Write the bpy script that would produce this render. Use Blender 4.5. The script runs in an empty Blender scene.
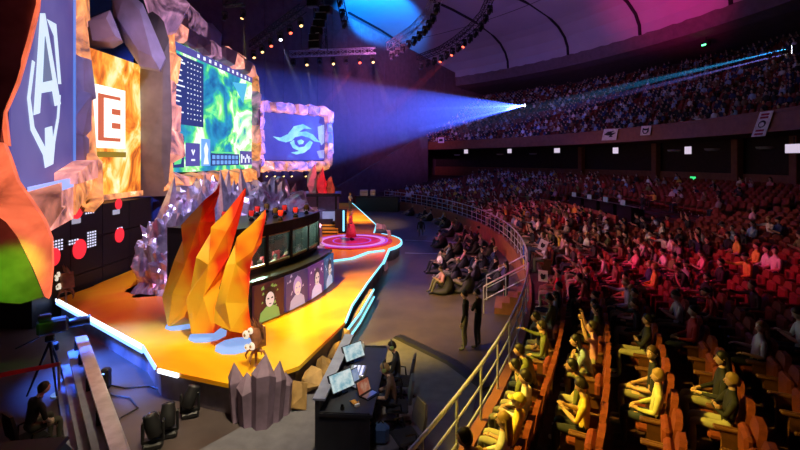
import bpy, bmesh, math, random
from mathutils import Vector, Matrix, Euler, noise
import numpy as np
V = Vector
PI = math.pi
rnd = random.Random(11)
SC = bpy.context.scene
COL = SC.collection
# ------------------------------------------------------------------ camera: level, lens shifted down
H, F, CX, CY = 5.7, 440.0, 400.0, 160.0
cd = bpy.data.cameras.new('camera'); cam = bpy.data.objects.new('camera', cd); COL.objects.link(cam)
cd.sensor_width = 36; cd.lens = F * 36 / 800; cd.shift_y = -65 / 800; cd.clip_end = 400; cd.clip_start = .1
cam.location = (0, 0, H); cam.rotation_euler = (PI / 2, 0, 0); SC.camera = cam

def P(x, y, z=0.0):
    "world point on the level z seen at pixel x, y"
    Y = F * (H - z) / (y - CY)
    return V(((x - CX) / F * Y, Y, z))
def D(x, y, Y):
    "world point at depth Y seen at pixel x, y"
    return V(((x - CX) / F * Y, Y, H - (y - CY) / F * Y))
def proj(p):
    return (CX + F * p[0] / p[1], CY - F * (p[2] - H) / p[1]) if p[1] > .3 else (-9e9, 9e9)
CEN = V((-36.4, 27.7, 0))                     # centre of the curved seating
def pol(R, th, z=0.0):
    return V((CEN.x + R * math.cos(th), CEN.y + R * math.sin(th), z))
def th_at(x, R):
    "angle on the circle R under pixel column x (far crossing)"
    s = (x - CX) / F
    a, b, c = 1 + s * s, 2 * (-s * CEN.x - CEN.y), CEN.x ** 2 + CEN.y ** 2 - R * R
    Y = (-b + math.sqrt(b * b - 4 * a * c)) / (2 * a)
    return math.atan2(Y - CEN.y, s * Y - CEN.x)
# ------------------------------------------------------------------ materials
def new_mat(name):
    m = bpy.data.materials.new(name); m.use_nodes = True
    nt = m.node_tree; b = nt.nodes['Principled BSDF']
    return m, nt, b
def ramp(nt, src, stops):
    r = nt.nodes.new('ShaderNodeValToRGB'); e = r.color_ramp.elements
    while len(e) < len(stops): e.new(.5)
    for el, (p, c) in zip(e, stops): el.position = p; el.color = (*c, 1)
    nt.links.new(src, r.inputs[0]); return r.outputs[0]
def noise_tex(nt, scale, detail=3, rough=.55, kind='Object', dist=0, stretch=None):
    t = nt.nodes.new('ShaderNodeTexCoord'); n = nt.nodes.new('ShaderNodeTexNoise')
    n.inputs['Scale'].default_value = scale; n.inputs['Detail'].default_value = detail
    n.inputs['Roughness'].default_value = rough; n.inputs['Distortion'].default_value = dist
    src = t.outputs[kind]
    if stretch:
        mp = nt.nodes.new('ShaderNodeMapping'); mp.inputs['Scale'].default_value = stretch
        nt.links.new(src, mp.inputs[0]); src = mp.outputs[0]
    nt.links.new(src, n.inputs['Vector']); return n.outputs['Fac']
def mat(name, col, rough=.6, metal=0.0, var=.18, scale=4, emit=None, es=0.0, bump=0.0, spec=None, coat=0):
    m, nt, b = new_mat(name)
    f = noise_tex(nt, scale)
    lo = tuple(max(0, c * (1 - var)) for c in col); hi = tuple(min(1, c * (1 + var)) for c in col)
    nt.links.new(ramp(nt, f, [(.3, lo), (.7, hi)]), b.inputs['Base Color'])
    b.inputs['Roughness'].default_value = rough; b.inputs['Metallic'].default_value = metal
    if spec is not None: b.inputs['Specular IOR Level'].default_value = spec
    if coat: b.inputs['Coat Weight'].default_value = coat
    if emit:
        b.inputs['Emission Color'].default_value = (*emit, 1); b.inputs['Emission Strength'].default_value = es
    if bump:
        bp = nt.nodes.new('ShaderNodeBump'); bp.inputs['Strength'].default_value = bump
        nt.links.new(f, bp.inputs['Height']); nt.links.new(bp.outputs[0], b.inputs['Normal'])
    return m
def glow(name, col, es):
    m, nt, b = new_mat(name)
    b.inputs['Base Color'].default_value = (*[c * .3 for c in col], 1)
    b.inputs['Emission Color'].default_value = (*col, 1); b.inputs['Emission Strength'].default_value = es
    return m
def obj_col_mat(name, rough=.8, var=.25):
    m, nt, b = new_mat(name)
    oi = nt.nodes.new('ShaderNodeObjectInfo'); hs = nt.nodes.new('ShaderNodeHueSaturation')
    mr = nt.nodes.new('ShaderNodeMapRange'); f = noise_tex(nt, 9)
    mr.inputs[3].default_value = 1 - var; mr.inputs[4].default_value = 1 + var
    nt.links.new(f, mr.inputs[0]); nt.links.new(mr.outputs[0], hs.inputs['Value'])
    nt.links.new(oi.outputs['Color'], hs.inputs['Color']); nt.links.new(hs.outputs[0], b.inputs['Base Color'])
    b.inputs['Roughness'].default_value = rough; return m
def rnd_mat(name, stops, rough=.6):
    m, nt, b = new_mat(name)
    oi = nt.nodes.new('ShaderNodeObjectInfo')
    nt.links.new(ramp(nt, oi.outputs['Random'], stops), b.inputs['Base Color']); b.inputs['Roughness'].default_value = rough
    return m
M = {}
M['black'] = mat('black_paint', (.012, .012, .014), .5)
M['black_metal'] = mat('black_metal', (.02, .02, .023), .35, .6)
M['steel'] = mat('grey_steel', (.45, .46, .48), .35, .8)
M['rail'] = mat('painted_rail_metal', (.55, .56, .6), .4, .3)
M['alu'] = mat('aluminium', (.6, .6, .62), .35, .9)
M['white'] = mat('white_cloth', (.8, .8, .8), .7)
M['dark_cloth'] = mat('dark_cloth', (.02, .02, .024), .9)
M['seat'] = mat('red_plush', (.21, .034, .014), .85, scale=14)
M['seat_wood'] = mat('seat_wood', (.16, .06, .025), .5, scale=10)
M['wood'] = mat('brown_wood_panel', (.27, .1, .045), .55, scale=2.5, bump=.1)
M['floor'] = mat('stage_pit_floor', (.07, .052, .05), .42, scale=1.2, var=.25)
M['mat'] = mat('grey_floor_mat', (.12, .115, .135), .7, scale=3)
M['carpet'] = mat('dark_red_carpet', (.06, .018, .018), .95, scale=8)
M['wall'] = mat('auditorium_wall', (.14, .09, .1), .8, scale=1.5)
M['ceil'] = mat('vaulted_ceiling_plaster', (.42, .37, .4), .8, scale=.3, var=.06)
M['seam'] = mat('dark_ceiling_seam', (.012, .01, .014), .9)
M['dark_wall'] = mat('dark_rear_wall', (.045, .025, .025), .85)
M['skin'] = rnd_mat('skin', [(0, (.62, .38, .27)), (.5, (.72, .46, .34)), (1, (.5, .29, .2))], .55)
M['pants'] = rnd_mat('trousers', [(0, (.02, .022, .03)), (.3, (.05, .07, .13)), (.5, (.03, .03, .03)), (.7, (.3, .28, .2)), (1, (.45, .43, .32))], .85)
M['shoe'] = rnd_mat('shoes', [(0, (.02, .02, .02)), (.6, (.05, .05, .05)), (1, (.6, .6, .6))], .6)
M['shirt'] = obj_col_mat('shirt_cloth')
M['hair'] = obj_col_mat('hair', .5, .4)
M['eye'] = mat('eye_white', (.8, .8, .8), .3)
M['iris'] = mat('dark_iris', (.02, .015, .01), .3)
M['lip'] = mat('lips', (.45, .16, .14), .5)
M['red_disc'] = glow('red_lit_disc', (1, .03, .05), 1.0)
M['dot_led'] = glow('led_dot', (.75, .75, 1), 1.1)
M['white_led'] = glow('white_led_strip', (.8, .88, 1), 2.6)
M['blue_led'] = glow('blue_led_strip', (.2, .4, 1), 2.6)
M['cyan_led'] = glow('cyan_led_strip', (.22, .75, 1), 1.7)
M['lens_y'] = glow('lit_lens_amber', (1, .6, .2), 3.5)
M['lens_r'] = glow('lit_lens_red', (1, .1, .05), 5)
M['lens_w'] = glow('lit_lens_white', (.85, .9, 1), 8)
M['lens_off'] = mat('unlit_lens', (.05, .05, .07), .1, 0)
M['lens_g'] = glow('lit_lens_green', (.1, 1, .3), 6)
M['lightbox'] = glow('lit_panel_white', (.85, .72, .9), .75)
M['exit'] = glow('exit_green', (.05, .9, .25), 1.3)
M['tape'] = mat('red_tape', (.5, .03, .03), .6)
M['brass'] = mat('brass', (.6, .38, .15), .35, .8)
# ------------------------------------------------------------------ mesh builder
class MB:
    def __init__(s): s.v, s.f, s.m, s.c = [], [], [], 0
    def add(s, vs, fs, m=None):
        o = len(s.v); s.v += [tuple(v) for v in vs]; s.f += [tuple(i + o for i in f) for f in fs]
        s.m += [s.c if m is None else m] * len(fs); return s
    def hexa(s, p, m=None):
        return s.add(p, [(0, 3, 2, 1), (4, 5, 6, 7), (0, 1, 5, 4), (1, 2, 6, 5), (2, 3, 7, 6), (3, 0, 4, 7)], m)
    def box(s, c, d, rz=0, m=None, top=1.0):
        x, y, z = d[0] / 2, d[1] / 2, d[2] / 2; R = Matrix.Rotation(rz, 3, 'Z'); c = V(c)
        q = [(-x, -y, -z), (x, -y, -z), (x, y, -z), (-x, y, -z)] + [(a * x * top, b * y * top, z) for a, b in ((-1, -1), (1, -1), (1, 1), (-1, 1))]
        return s.hexa([c + R @ V(k) for k in q], m)
    def rbox(s, c, d, r=.02, rz=0, m=None):
        "box with its edges cut"
        x, y, z = d[0] / 2, d[1] / 2, d[2] / 2; r = min(r, x * .9, y * .9, z * .9); R = Matrix.Rotation(rz, 3, 'Z'); pts = []
        for a in (-1, 1):
            for b in (-1, 1):
                for e in (-1, 1):
                    pts += [(a * (x - r), b * (y - r), e * z), (a * x, b * (y - r), e * (z - r)), (a * (x - r), b * y, e * (z - r))]
        return s.hull([V(c) + R @ V(p) for p in pts], m)
    def hull(s, pts, m=None):
        bm = bmesh.new()
        for p in pts: bm.verts.new(p)
        r = bmesh.ops.convex_hull(bm, input=bm.verts)
        bmesh.ops.delete(bm, geom=[g for g in bm.verts if not g.link_faces], context='VERTS')
        bm.verts.index_update(); bmesh.ops.recalc_face_normals(bm, faces=bm.faces)
        s.add([v.co[:] for v in bm.verts], [[v.index for v in f.verts] for f in bm.faces], m); bm.free(); return s
    def tube(s, pts, r, n=8, m=None, closed=False):
        pts = [V(p) for p in pts]; rs = r if isinstance(r, (list, tuple)) else [r] * len(pts); vs, fs = [], []
        prev = None
        for i, p in enumerate(pts):
            a = pts[max(i - 1, 0)]; b = pts[min(i + 1, len(pts) - 1)]; t = (b - a).normalized()
            if prev is None: prev = t.orthogonal() if abs(t.z) > .9 else t.cross(V((0, 0, 1)))
            u = (prev - t * prev.dot(t)).normalized(); w = t.cross(u); prev = u
            for k in range(n):
                an = 2 * PI * (k + .5) / n; vs.append(p + (u * math.cos(an) + w * math.sin(an)) * rs[i])
        for i in range(len(pts) - 1):
            for k in range(n):
                a, b = i * n + k, i * n + (k + 1) % n; fs.append((a, b, b + n, a + n))
        fs.append(tuple(range(n))[::-1]); fs.append(tuple(range((len(pts) - 1) * n, len(pts) * n)))
        return s.add(vs, fs, m)
    def lathe(s, prof, n=16, c=(0, 0, 0), axis='Z', m=None):
        c = V(c); vs, fs = [], []
        for r, h in prof:
            for k in range(n):
                a = 2 * PI * k / n; x, y = r * math.cos(a), r * math.sin(a)
                vs.append(c + (V((x, y, h)) if axis == 'Z' else V((x, h, -y)) if axis == 'Y' else V((h, x, y))))
        for i in range(len(prof) - 1):
            for k in range(n):
                a, b = i * n + k, i * n + (k + 1) % n; fs.append((a, b, b + n, a + n))
        fs.append(tuple(range(n))[::-1]); fs.append(tuple(range((len(prof) - 1) * n, len(prof) * n)))
        return s.add(vs, fs, m)
    def prism(s, pts, fr, w0, w1, m=None):
        "polygon pts (u,v) in frame fr=(O,U,V,N) between offsets w0 and w1"
        O, U, W, N = fr; n = len(pts)
        vs = [O + U * u + W * v + N * w for w in (w0, w1) for u, v in pts]
        return s.add(vs, [tuple(range(n))[::-1], tuple(range(n, 2 * n))] + [(i, (i + 1) % n, n + (i + 1) % n, n + i) for i in range(n)], m)
    def slab(s, pts, z0, z1, m=None):
        return s.prism([(p[0], p[1]) for p in pts], (V((0, 0, 0)), V((1, 0, 0)), V((0, 1, 0)), V((0, 0, 1))), z0, z1, m)
    def ball(s, c, r, nu=10, nv=7, m=None):
        r = V(r) if isinstance(r, (tuple, list)) else V((r, r, r)); c = V(c); vs, fs = [c + V((0, 0, r.z))], []
        for i in range(1, nv):
            t = PI * i / nv
            for k in range(nu):
                a = 2 * PI * k / nu; vs.append(c + V((r.x * math.sin(t) * math.cos(a), r.y * math.sin(t) * math.sin(a), r.z * math.cos(t))))
        vs.append(c - V((0, 0, r.z)))
        for k in range(nu): fs.append((0, 1 + k, 1 + (k + 1) % nu))
        for i in range(nv - 2):
            for k in range(nu):
                a, b = 1 + i * nu + k, 1 + i * nu + (k + 1) % nu; fs.append((a, a + nu, b + nu, b))
        l = len(vs) - 1
        for k in range(nu): fs.append((l, l - nu + (k + 1) % nu, l - nu + k))
        return s.add(vs, fs, m)
    def revolve(s, prof, t0, t1, n, m=None, closed=True):
        "profile of (R,z) swept about CEN"
        k = len(prof); vs = [pol(R, t0 + (t1 - t0) * i / n, z) for i in range(n + 1) for R, z in prof]; fs = []
        for i in range(n):
            for j in range(k if closed else k - 1):
                a, b = i * k + j, i * k + (j + 1) % k; fs.append((a, a + k, b + k, b))
        if closed: fs += [tuple(range(k)), tuple(range(n * k, n * k + k))[::-1]]
        return s.add(vs, fs, m)
    def mesh(s, name, mats, smooth=False):
        me = bpy.data.meshes.new(name); me.from_pydata(s.v, [], s.f)
        for x in (mats if isinstance(mats, (list, tuple)) else [mats]): me.materials.append(x)
        me.polygons.foreach_set('material_index', s.m)
        if smooth: me.polygons.foreach_set('use_smooth', [True] * len(s.f))
        me.update()
        bm = bmesh.new(); bm.from_mesh(me); bmesh.ops.recalc_face_normals(bm, faces=bm.faces); bm.to_mesh(me); bm.free()
        return me
    def build(s, name, mats, parent=None, smooth=False, label=None):
        o = bpy.data.objects.new(name, s.mesh(name, mats, smooth)); COL.objects.link(o)
        if parent:
            o.parent = parent; bpy.context.view_layer.update() if False else None
            o.matrix_parent_inverse = parent_matrix(parent).inverted()
        if label: o['label'] = label
        return o
def parent_matrix(o):
    m = Matrix.LocRotScale(o.location, o.rotation_euler, o.scale)
    return parent_matrix(o.parent) @ o.matrix_parent_inverse @ m if o.parent else m
def tag(o, label, cat, group=None, kind=None):
    o['label'] = label; o['category'] = cat
    if group: o['group'] = group
    if kind: o['kind'] = kind
    return o
def struct(o): o['kind'] = 'structure'; return o
def thing(name, loc, label, cat, group=None, rz=0):
    o = bpy.data.objects.new(name, None); COL.objects.link(o); o.location = loc; o.rotation_euler = (0, 0, rz); o.empty_display_size = .1
    return tag(o, label, cat, group)
def child(mb, name, mats, parent, smooth=False, label=None):
    "part built in its parent's own coordinates"
    o = bpy.data.objects.new(name, mb.mesh(name, mats, smooth)); COL.objects.link(o); o.parent = parent
    if label: o['label'] = label
    return o
def copy_tree(o, parent=None):
    c = o.copy(); COL.objects.link(c); c.parent = parent
    for ch in KIDS(o): copy_tree(ch, c)
    return c
def KIDS(o): return list(o.children)
ONES = 'zeroth first second third fourth fifth sixth seventh eighth ninth tenth eleventh twelfth thirteenth fourteenth fifteenth sixteenth seventeenth eighteenth nineteenth'.split()
TENS = {2: 'twent', 3: 'thirt', 4: 'fort', 5: 'fift', 6: 'sixt', 7: 'sevent', 8: 'eight', 9: 'ninet'}
def ordn(n):
    if n < 20: return ONES[n]
    return TENS[n // 10] + ('ieth' if n % 10 == 0 else 'y-' + ONES[n % 10])
def spot(name, loc, aim, energy, col, angle=30, blend=.4, size=.15):
    l = bpy.data.lights.new(name, 'SPOT'); l.energy = energy; l.color = col; l.spot_size = math.radians(angle); l.spot_blend = blend; l.shadow_soft_size = size
    o = bpy.data.objects.new(name, l); COL.objects.link(o); o.location = loc
    o.rotation_euler = (V(aim) - V(loc)).to_track_quat('-Z', 'Y').to_euler(); return o
def area(name, loc, aim, energy, col, sx, sy):
    l = bpy.data.lights.new(name, 'AREA'); l.energy = energy; l.color = col; l.shape = 'RECTANGLE'; l.size = sx; l.size_y = sy
    o = bpy.data.objects.new(name, l); COL.objects.link(o); o.location = loc
    o.rotation_euler = (V(aim) - V(loc)).to_track_quat('-Z', 'Y').to_euler(); return o
# ================================================================== THE HALL
R0 = 42.7                                    # parapet with the railing
def row_R(k): return 43.55 + .95 * (k - 1)
def row_z(k): return .9 + .09 * (k - 1) + (.05 * (k - 9) if k > 9 else 0)
NROW = 20
T0, T1 = math.radians(-44), math.radians(52)
struct(MB().slab([(-30, -6), (60, -6), (60, 100), (-30, 100)], -.3, 0).build('floor', M['floor']))
prof = [(R0 + .12, -.02)]
for k in range(1, NROW + 2):
    prof += [(row_R(k) - .52 if k > 1 else R0 + .12, row_z(min(k, NROW))), (row_R(k) + .43, row_z(min(k, NROW)))]
prof += [(66, row_z(NROW)), (66, -.02)]
struct(MB().revolve(prof, T0, T1, 72).build('floor_stalls', M['carpet']))
p = MB(); p.revolve([(R0 - .08, -.02), (R0 + .12, -.02), (R0 + .12, 1.0), (R0 - .08, 1.0)], T0, T1, 96)
struct(p.build('wall_parapet', M['wood']))
# rear wall of the stalls with dark box openings between brown columns
RW = 64.2
zr = row_z(NROW)
struct(MB().revolve([(RW, zr - .05), (RW + .3, zr - .05), (RW + .3, 7.6), (RW, 7.6)], T0, T1, 72).build('wall_rear', M['dark_wall']))
struct(MB().revolve([(RW - .35, zr - .05), (RW, zr - .05), (RW, 4.6), (RW - .35, 4.6)], T0, T1, 72).build('trim_1', M['wood']))
for i, x in enumerate((427, 583, 658, 740, 800)):
    t = th_at(x, RW - .3); c = pol(RW - .55, t)
    tag(MB().rbox((c.x, c.y, (zr + 7.6) / 2), (.6, .6, 7.6 - zr), .04, t).build('wall_pilaster', M['wood']), 'x', 'pillar')
for i, o in enumerate([o for o in COL.objects if o.name.startswith('wall_pilaster')]):
    for k in ('label', 'category'): del o[k]
    o.name = 'trim_%d' % (i + 2); o['kind'] = 'structure'
# balcony
RB = 57.5
TB0, TB1 = math.radians(-14), th_at(409, RB)
bz = lambda R: 7.6 + (R - RB - .4) * .5
prof = [(RB, 7.35), (RB, 8.35), (RB + .25, 8.35), (RB + .25, 7.6)]
r = RB + .4
while r < 78: prof += [(r, bz(r)), (r + .9, bz(r))]; r += .9
prof += [(79.5, bz(r)), (79.5, 8.0), (RW + .2, 7.45), (RB + 3, 7.2)]
struct(MB().revolve(prof, TB0, math.radians(62), 72).build('floor_balcony', M['carpet']))
struct(MB().revolve([(RB - .1, 7.32), (RB, 7.32), (RB, 8.4), (RB - .1, 8.4)], TB0, TB1, 72).build('wall_balcony', M['wood']))
struct(MB().revolve([(RB - .16, 8.36), (RB + .3, 8.36), (RB + .3, 8.52), (RB - .16, 8.52)], TB0, TB1, 72).build('trim_8', M['wood']))
struct(MB().revolve([(RB - .14, 7.3), (RB - .02, 7.3), (RB - .02, 7.48), (RB - .14, 7.48)], TB0, TB1, 72).build('trim_9', M['wood']))
# upper rear wall, band and vaulted ceiling
TC0, TC1 = math.radians(-42), math.radians(80)
struct(MB().revolve([(80, 12), (80.3, 12), (80.3, 22), (80, 22)], TC0, TC1, 60).build('wall_upper', M['wall']))
struct(MB().revolve([(80, 18.6), (72, 18.9), (70.2, 19.2), (70, 20.6), (70, 20.9), (72, 21), (80, 21)], TC0, TC1, 60).build('trim_10', M['wall']))
cp = [(70, 20.7), (69.9, 21.9), (69.3, 23.2), (68, 24.5), (65.8, 25.7), (62.5, 26.7), (57, 27.6), (49, 28.4), (38, 29), (24, 29.3)]
struct(MB().revolve(cp + [(24, 29.8), (57, 28.2), (70.5, 24), (70.4, 20.7)], TC0, TC1, 90).build('ceiling', M['ceil']))
k = 11
for x in (393, 423, 508, 568, 640, 731):
    t = th_at(x, 69.9)
    pts = []
    for j, (R, z) in enumerate(cp[:8]):
        pts.append(pol(R - .12, t, z - .1 * min(j / 3, 1)))
    struct(MB().tube(pts, .19, 6).build('trim_%d' % k, M['seam'])); k += 1
struct(MB().revolve([(62.2, 26.55), (62.2, 26.7), (62.6, 26.7), (62.6, 26.55)], TC0, TC1, 80).build('trim_%d' % k, M['seam'])); k += 1
# far splayed side wall with vertical panels
def wl(t): return V((10 - 25 * t, 80 - 28 * t, 0))
wtop = lambda t: 21.6 + 5.7 * t
wn = V((28, -25, 0)).normalized()            # towards the hall
p = MB(); N = 26
ts = [-.25 + 1.75 * i / N for i in range(N + 1)]
for a, b in zip(ts, ts[1:]):
    A, B = wl(a), wl(b); e = (B - A) * .012
    A2, B2 = A + e, B - e
    p.hexa([A2 + V((0, 0, -.1)), B2 + V((0, 0, -.1)), B2 - wn * .5 + V((0, 0, -.1)), A2 - wn * .5 + V((0, 0, -.1)),
            A2 + V((0, 0, wtop(a))), B2 + V((0, 0, wtop(b))), B2 - wn * .5 + V((0, 0, wtop(b))), A2 - wn * .5 + V((0, 0, wtop(a)))], 0)
    p.hexa([A - wn * .08, B - wn * .08, B - wn * .4, A - wn * .4] + [q + V((0, 0, wtop(a) - .05)) for q in (A - wn * .08, B - wn * .08, B - wn * .4, A - wn * .4)], 1)
struct(p.build('wall_side', [M['wall'], M['seam']]))
# sloping stair parapet in front of the side wall
q = [D(338, 196, 56), D(338, 187, 56), D(420, 137, 66), D(428, 137, 67), D(428, 186, 67)]
q = [V((a.x, a.y, max(a.z, 0))) for a in q]
n = V((.75, -.66, 0)); p = MB(); m_ = len(q)
q[0].z = 0; q[4].z = 0
p.add([a for a in q] + [a - n * .5 for a in q], [tuple(range(m_)), tuple(range(m_, 2 * m_))[::-1]] + [(i, (i + 1) % m_, m_ + (i + 1) % m_, m_ + i) for i in range(m_)])
struct(p.build('wall_stair', M['wall']))
# black back wall of the stage
struct(MB().slab([(-24, 6), (-23.7, 6), (-23.7, 60), (-24, 60)], 0, 30).build('wall_stage', M['black']))
# grey mat at the control desk and cable ramp along its edge
matpts = [P(150, 478), P(315, 387), P(345, 350), P(398, 338), P(452, 364), P(478, 384), V((1.0, 7.6, 0)), V((0, 6.1, 0))]
tag(MB().slab(matpts, 0.002, .02).build('floor_mat', M['mat']), 'grey carpet mat on the floor beneath the black control desk', 'mat')
ramp_pts = [P(398, 337), P(425, 350), P(452, 363), P(488, 389)]
r_ = thing('cable_ramp', ramp_pts[0], 'dark cable ramp crossing the floor from behind the desk chairs to the wooden parapet', 'cable ramp')
p = MB()
for a, b in zip(ramp_pts, ramp_pts[1:]):
    d = (b - a).normalized(); s_ = V((-d.y, d.x, 0))
    p.hexa([a - s_ * .25 + V((0, 0, .003)), b - s_ * .25 + V((0, 0, .003)), b + s_ * .25 + V((0, 0, .003)), a + s_ * .25 + V((0, 0, .003)),
            a - s_ * .1 + V((0, 0, .06)), b - s_ * .1 + V((0, 0, .06)), b + s_ * .1 + V((0, 0, .06)), a + s_ * .1 + V((0, 0, .06))])
p.build('ramp_body', M['black'], r_)
# thin floor lines in the pit
for (x0, y0, x1, y1, nm) in ((405, 240, 470, 243, 'upper'), (405, 253, 445, 254, 'lower')):
    a, b = P(x0, y0), P(x1, y1); s_ = V((0, .05, 0))
    tag(MB().hexa([a - s_, b - s_, b + s_, a + s_] + [v + V((0, 0, .008)) for v in (a - s_, b - s_, b + s_, a + s_)]).build('floor_tape', M['rail']), '%s of two thin pale tape lines on the open floor right of the round stage' % nm, 'tape')
# ------------------------------------------------------------------ railing on the parapet
def rail_seg(t0, t1, label, hz=1.0):
    n = max(2, int((t1 - t0) * R0 / 1.15)); g = thing('guard_railing', pol(R0, t0, 1.0), label, 'railing', 'guard railings on the curved parapet')
    ts = [t0 + (t1 - t0) * i / n for i in range(n + 1)]; fine = [t0 + (t1 - t0) * i / (3 * n) for i in range(3 * n + 1)]
    MB().tube([pol(R0, t, 1.0 + hz) for t in fine], .034, 8).build('handrail', M['rail'], g, True)
    for h in (.62, .25): MB().tube([pol(R0, t, 1.0 + hz * h) for t in fine], .02, 6).build('rail_bar', M['rail'], g, True)
    for t in ts: MB().tube([pol(R0, t, .98), pol(R0, t, 1.0 + hz)], .026, 6).build('post', M['rail'], g)
    return g
def th_rail(x, y):
    q = P(x, y, 2.0); return math.atan2(q.y - CEN.y, q.x - CEN.x)
tg0, tg1 = th_rail(529, 285), th_rail(530, 272)
rail_seg(math.radians(-34), math.radians(-16.2), 'pale metal railing from beside the front row of seats up to the stair gap')
rail_seg(math.radians(-13.6), math.radians(36), 'long pale metal railing curving away behind the beanbag crowd')
# ================================================================== THE STAGE
SZ = .75
def stage_mat():
    m, nt, b = new_mat('printed_flame_floor')
    f = noise_tex(nt, .26, 3, .5, dist=1.0); g = noise_tex(nt, .16, 2, .5)
    mx = nt.nodes.new('ShaderNodeMix'); mx.data_type = 'RGBA'
    a = ramp(nt, f, [(.3, (.85, .16, .01)), (.46, (.95, .32, .008)), (.58, (1, .46, .01)), (.75, (1, .65, .05))])
    c = ramp(nt, f, [(.3, (.8, .12, .05)), (.6, (.92, .24, .02)), (.8, (1, .45, .03))])
    nt.links.new(ramp(nt, g, [(.52, (0, 0, 0)), (.66, (1, 1, 1))]), mx.inputs['Factor'])
    nt.links.new(a, mx.inputs['A']); nt.links.new(c, mx.inputs['B']); nt.links.new(mx.outputs['Result'], b.inputs['Base Color'])
    b.inputs['Roughness'].default_value = .3; b.inputs['Specular IOR Level'].default_value = .3
    return m
M['stage'] = stage_mat()
out = [P(57, 299, SZ), P(143, 346, SZ), P(156, 367, SZ), P(187, 375, SZ), P(240, 386, SZ), P(299, 366, SZ), P(345, 322, SZ), P(352, 305, SZ), P(367, 283, SZ), P(383, 262, SZ)]
cc = P(352, 241.5, SZ)                        # round tongue of the stage
for a in range(-40, 75, 12): out.append(cc + V((3.0 * math.cos(math.radians(a)), 3.4 * math.sin(math.radians(a)), 0)))
out += [P(376, 225, SZ), P(361, 211, SZ), P(352, 203, SZ), V((-12, 50, SZ)), V((-12.1, 17.4, SZ)), P(108, 281, SZ)]
st = thing('stage', (out[0].x, out[0].y, 0), 'raised stage with a glossy flame-printed orange deck and light strips along its edge', 'stage')
MB().slab(out, SZ - .1, SZ).build('deck', M['stage'], st)
ins = []
for i, q in enumerate(out):
    a, b = out[i - 1], out[(i + 1) % len(out)]; d = (b - a).normalized(); ins.append(q + V((-d.y, d.x, 0)) * .12)
MB().slab(ins, 0, SZ - .1).build('fascia', mat('grey_stone_fascia', (.2, .16, .19), .7, var=.4, scale=1.5, bump=.3), st)
def strip(pts, name, m, w=.06, h=.1, dz=0.0, parent=st):
    p = MB()
    for a, b in zip(pts, pts[1:]):
        d = (b - a).normalized(); s_ = V((d.y, -d.x, 0)) * w; up = V((0, 0, h)); z = V((0, 0, dz - h + .02))
        p.hexa([a + z - s_ * .3, b + z - s_ * .3, b + z + s_, a + z + s_, a + z + up - s_ * .3, b + z + up - s_ * .3, b + z + up + s_, a + z + up + s_])
    return p.build(name, m, parent)
def offs(pts, d): return [q + V((d, 0, 0)) for q in pts]
strip(out[0:2], 'light_strip', M['white_led'], .05, .09)
strip([out[0] + V((.02, -.02, -.1)), out[1] + V((.02, -.02, -.1))], 'light_strip', M['blue_led'], .04, .1)
strip([out[1] * 1.0, out[2] * 1.0], 'light_strip', M['blue_led'], .04, .08)
a_, b_ = out[2], out[3]; strip([a_.lerp(b_, .1), a_.lerp(b_, .75)], 'light_strip', M['white_led'], .05, .09, -.03)
strip(out[6:10], 'light_strip', M['cyan_led'], .04, .06)
strip(out[9:19], 'light_strip', M['cyan_led'], .06, .14)
strip(out[19:23], 'light_strip', M['cyan_led'], .05, .1)
# lower light-edged step along the right edge
lo = [out[6] + V((.04, -.05, 0)), out[7] + V((.26, -.12, 0)), out[8] + V((.26, 0, 0))]
sp = thing('stage_step', (lo[0].x, lo[0].y, 0), 'low orange step with two cyan light edges along the right side of the stage', 'step')
poly = [V((q.x, q.y, 0)) for q in out[6:9]][::-1]
MB().slab([V((q.x, q.y, 0)) for q in lo] + [q + V((.09, 0, 0)) for q in poly], 0, .5).build('tread', M['stage'], sp)
strip([V((q.x, q.y, .5)) for q in lo], 'light_strip', M['cyan_led'], .04, .06, parent=sp)
strip([V((q.x + .02, q.y, .2)) for q in lo], 'light_strip', M['cyan_led'], .03, .05, parent=sp)
# round dais with rings
M['magenta_print'] = mat('magenta_print', (.75, .03, .22), .3, var=.3, scale=1)
M['violet_ring'] = glow('violet_floor_ring', (.36, .1, 1), .9)
M['lilac_ring'] = glow('lilac_floor_ring', (.75, .3, .95), .8)
ds = thing('round_dais', (cc.x, cc.y, SZ), 'round magenta disc with violet rings set on the tongue of the stage', 'dais')
def ell(r, z, k=1.1, n=48): return [V((r * math.cos(2 * PI * i / n), r * k * math.sin(2 * PI * i / n), z)) for i in range(n)]
child(MB().lathe([(2.45, .005), (2.45, .05), (2.35, .06)], 48), 'disc', M['magenta_print'], ds)
for r, w, m in ((2.1, .09, 'violet_ring'), (1.75, .28, 'lilac_ring'), (1.1, .07, 'violet_ring')):
    p = MB(); n = 48; vs = []
    for i in range(n):
        a = 2 * PI * i / n; c_, s_ = math.cos(a), math.sin(a)
        vs += [(r * c_, r * s_, .061), ((r + w) * c_, (r + w) * s_, .061), ((r + w) * c_, (r + w) * s_, .068), (r * c_, r * s_, .068)]
    p.add(vs, [(i * 4 + j, i * 4 + (j + 1) % 4, ((i + 1) % n) * 4 + (j + 1) % 4, ((i + 1) % n) * 4 + j) for i in range(n) for j in range(4)])
    child(p, 'ring', M[m], ds)
# white-blue light line crossing the deck in front of the dais
ln = [P(322, 262, SZ + .06), P(352, 258, SZ + .06), P(368, 252, SZ + .06), P(384, 250, SZ + .06)]
strip(ln, 'light_strip', M['cyan_led'], .12, .06)
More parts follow.
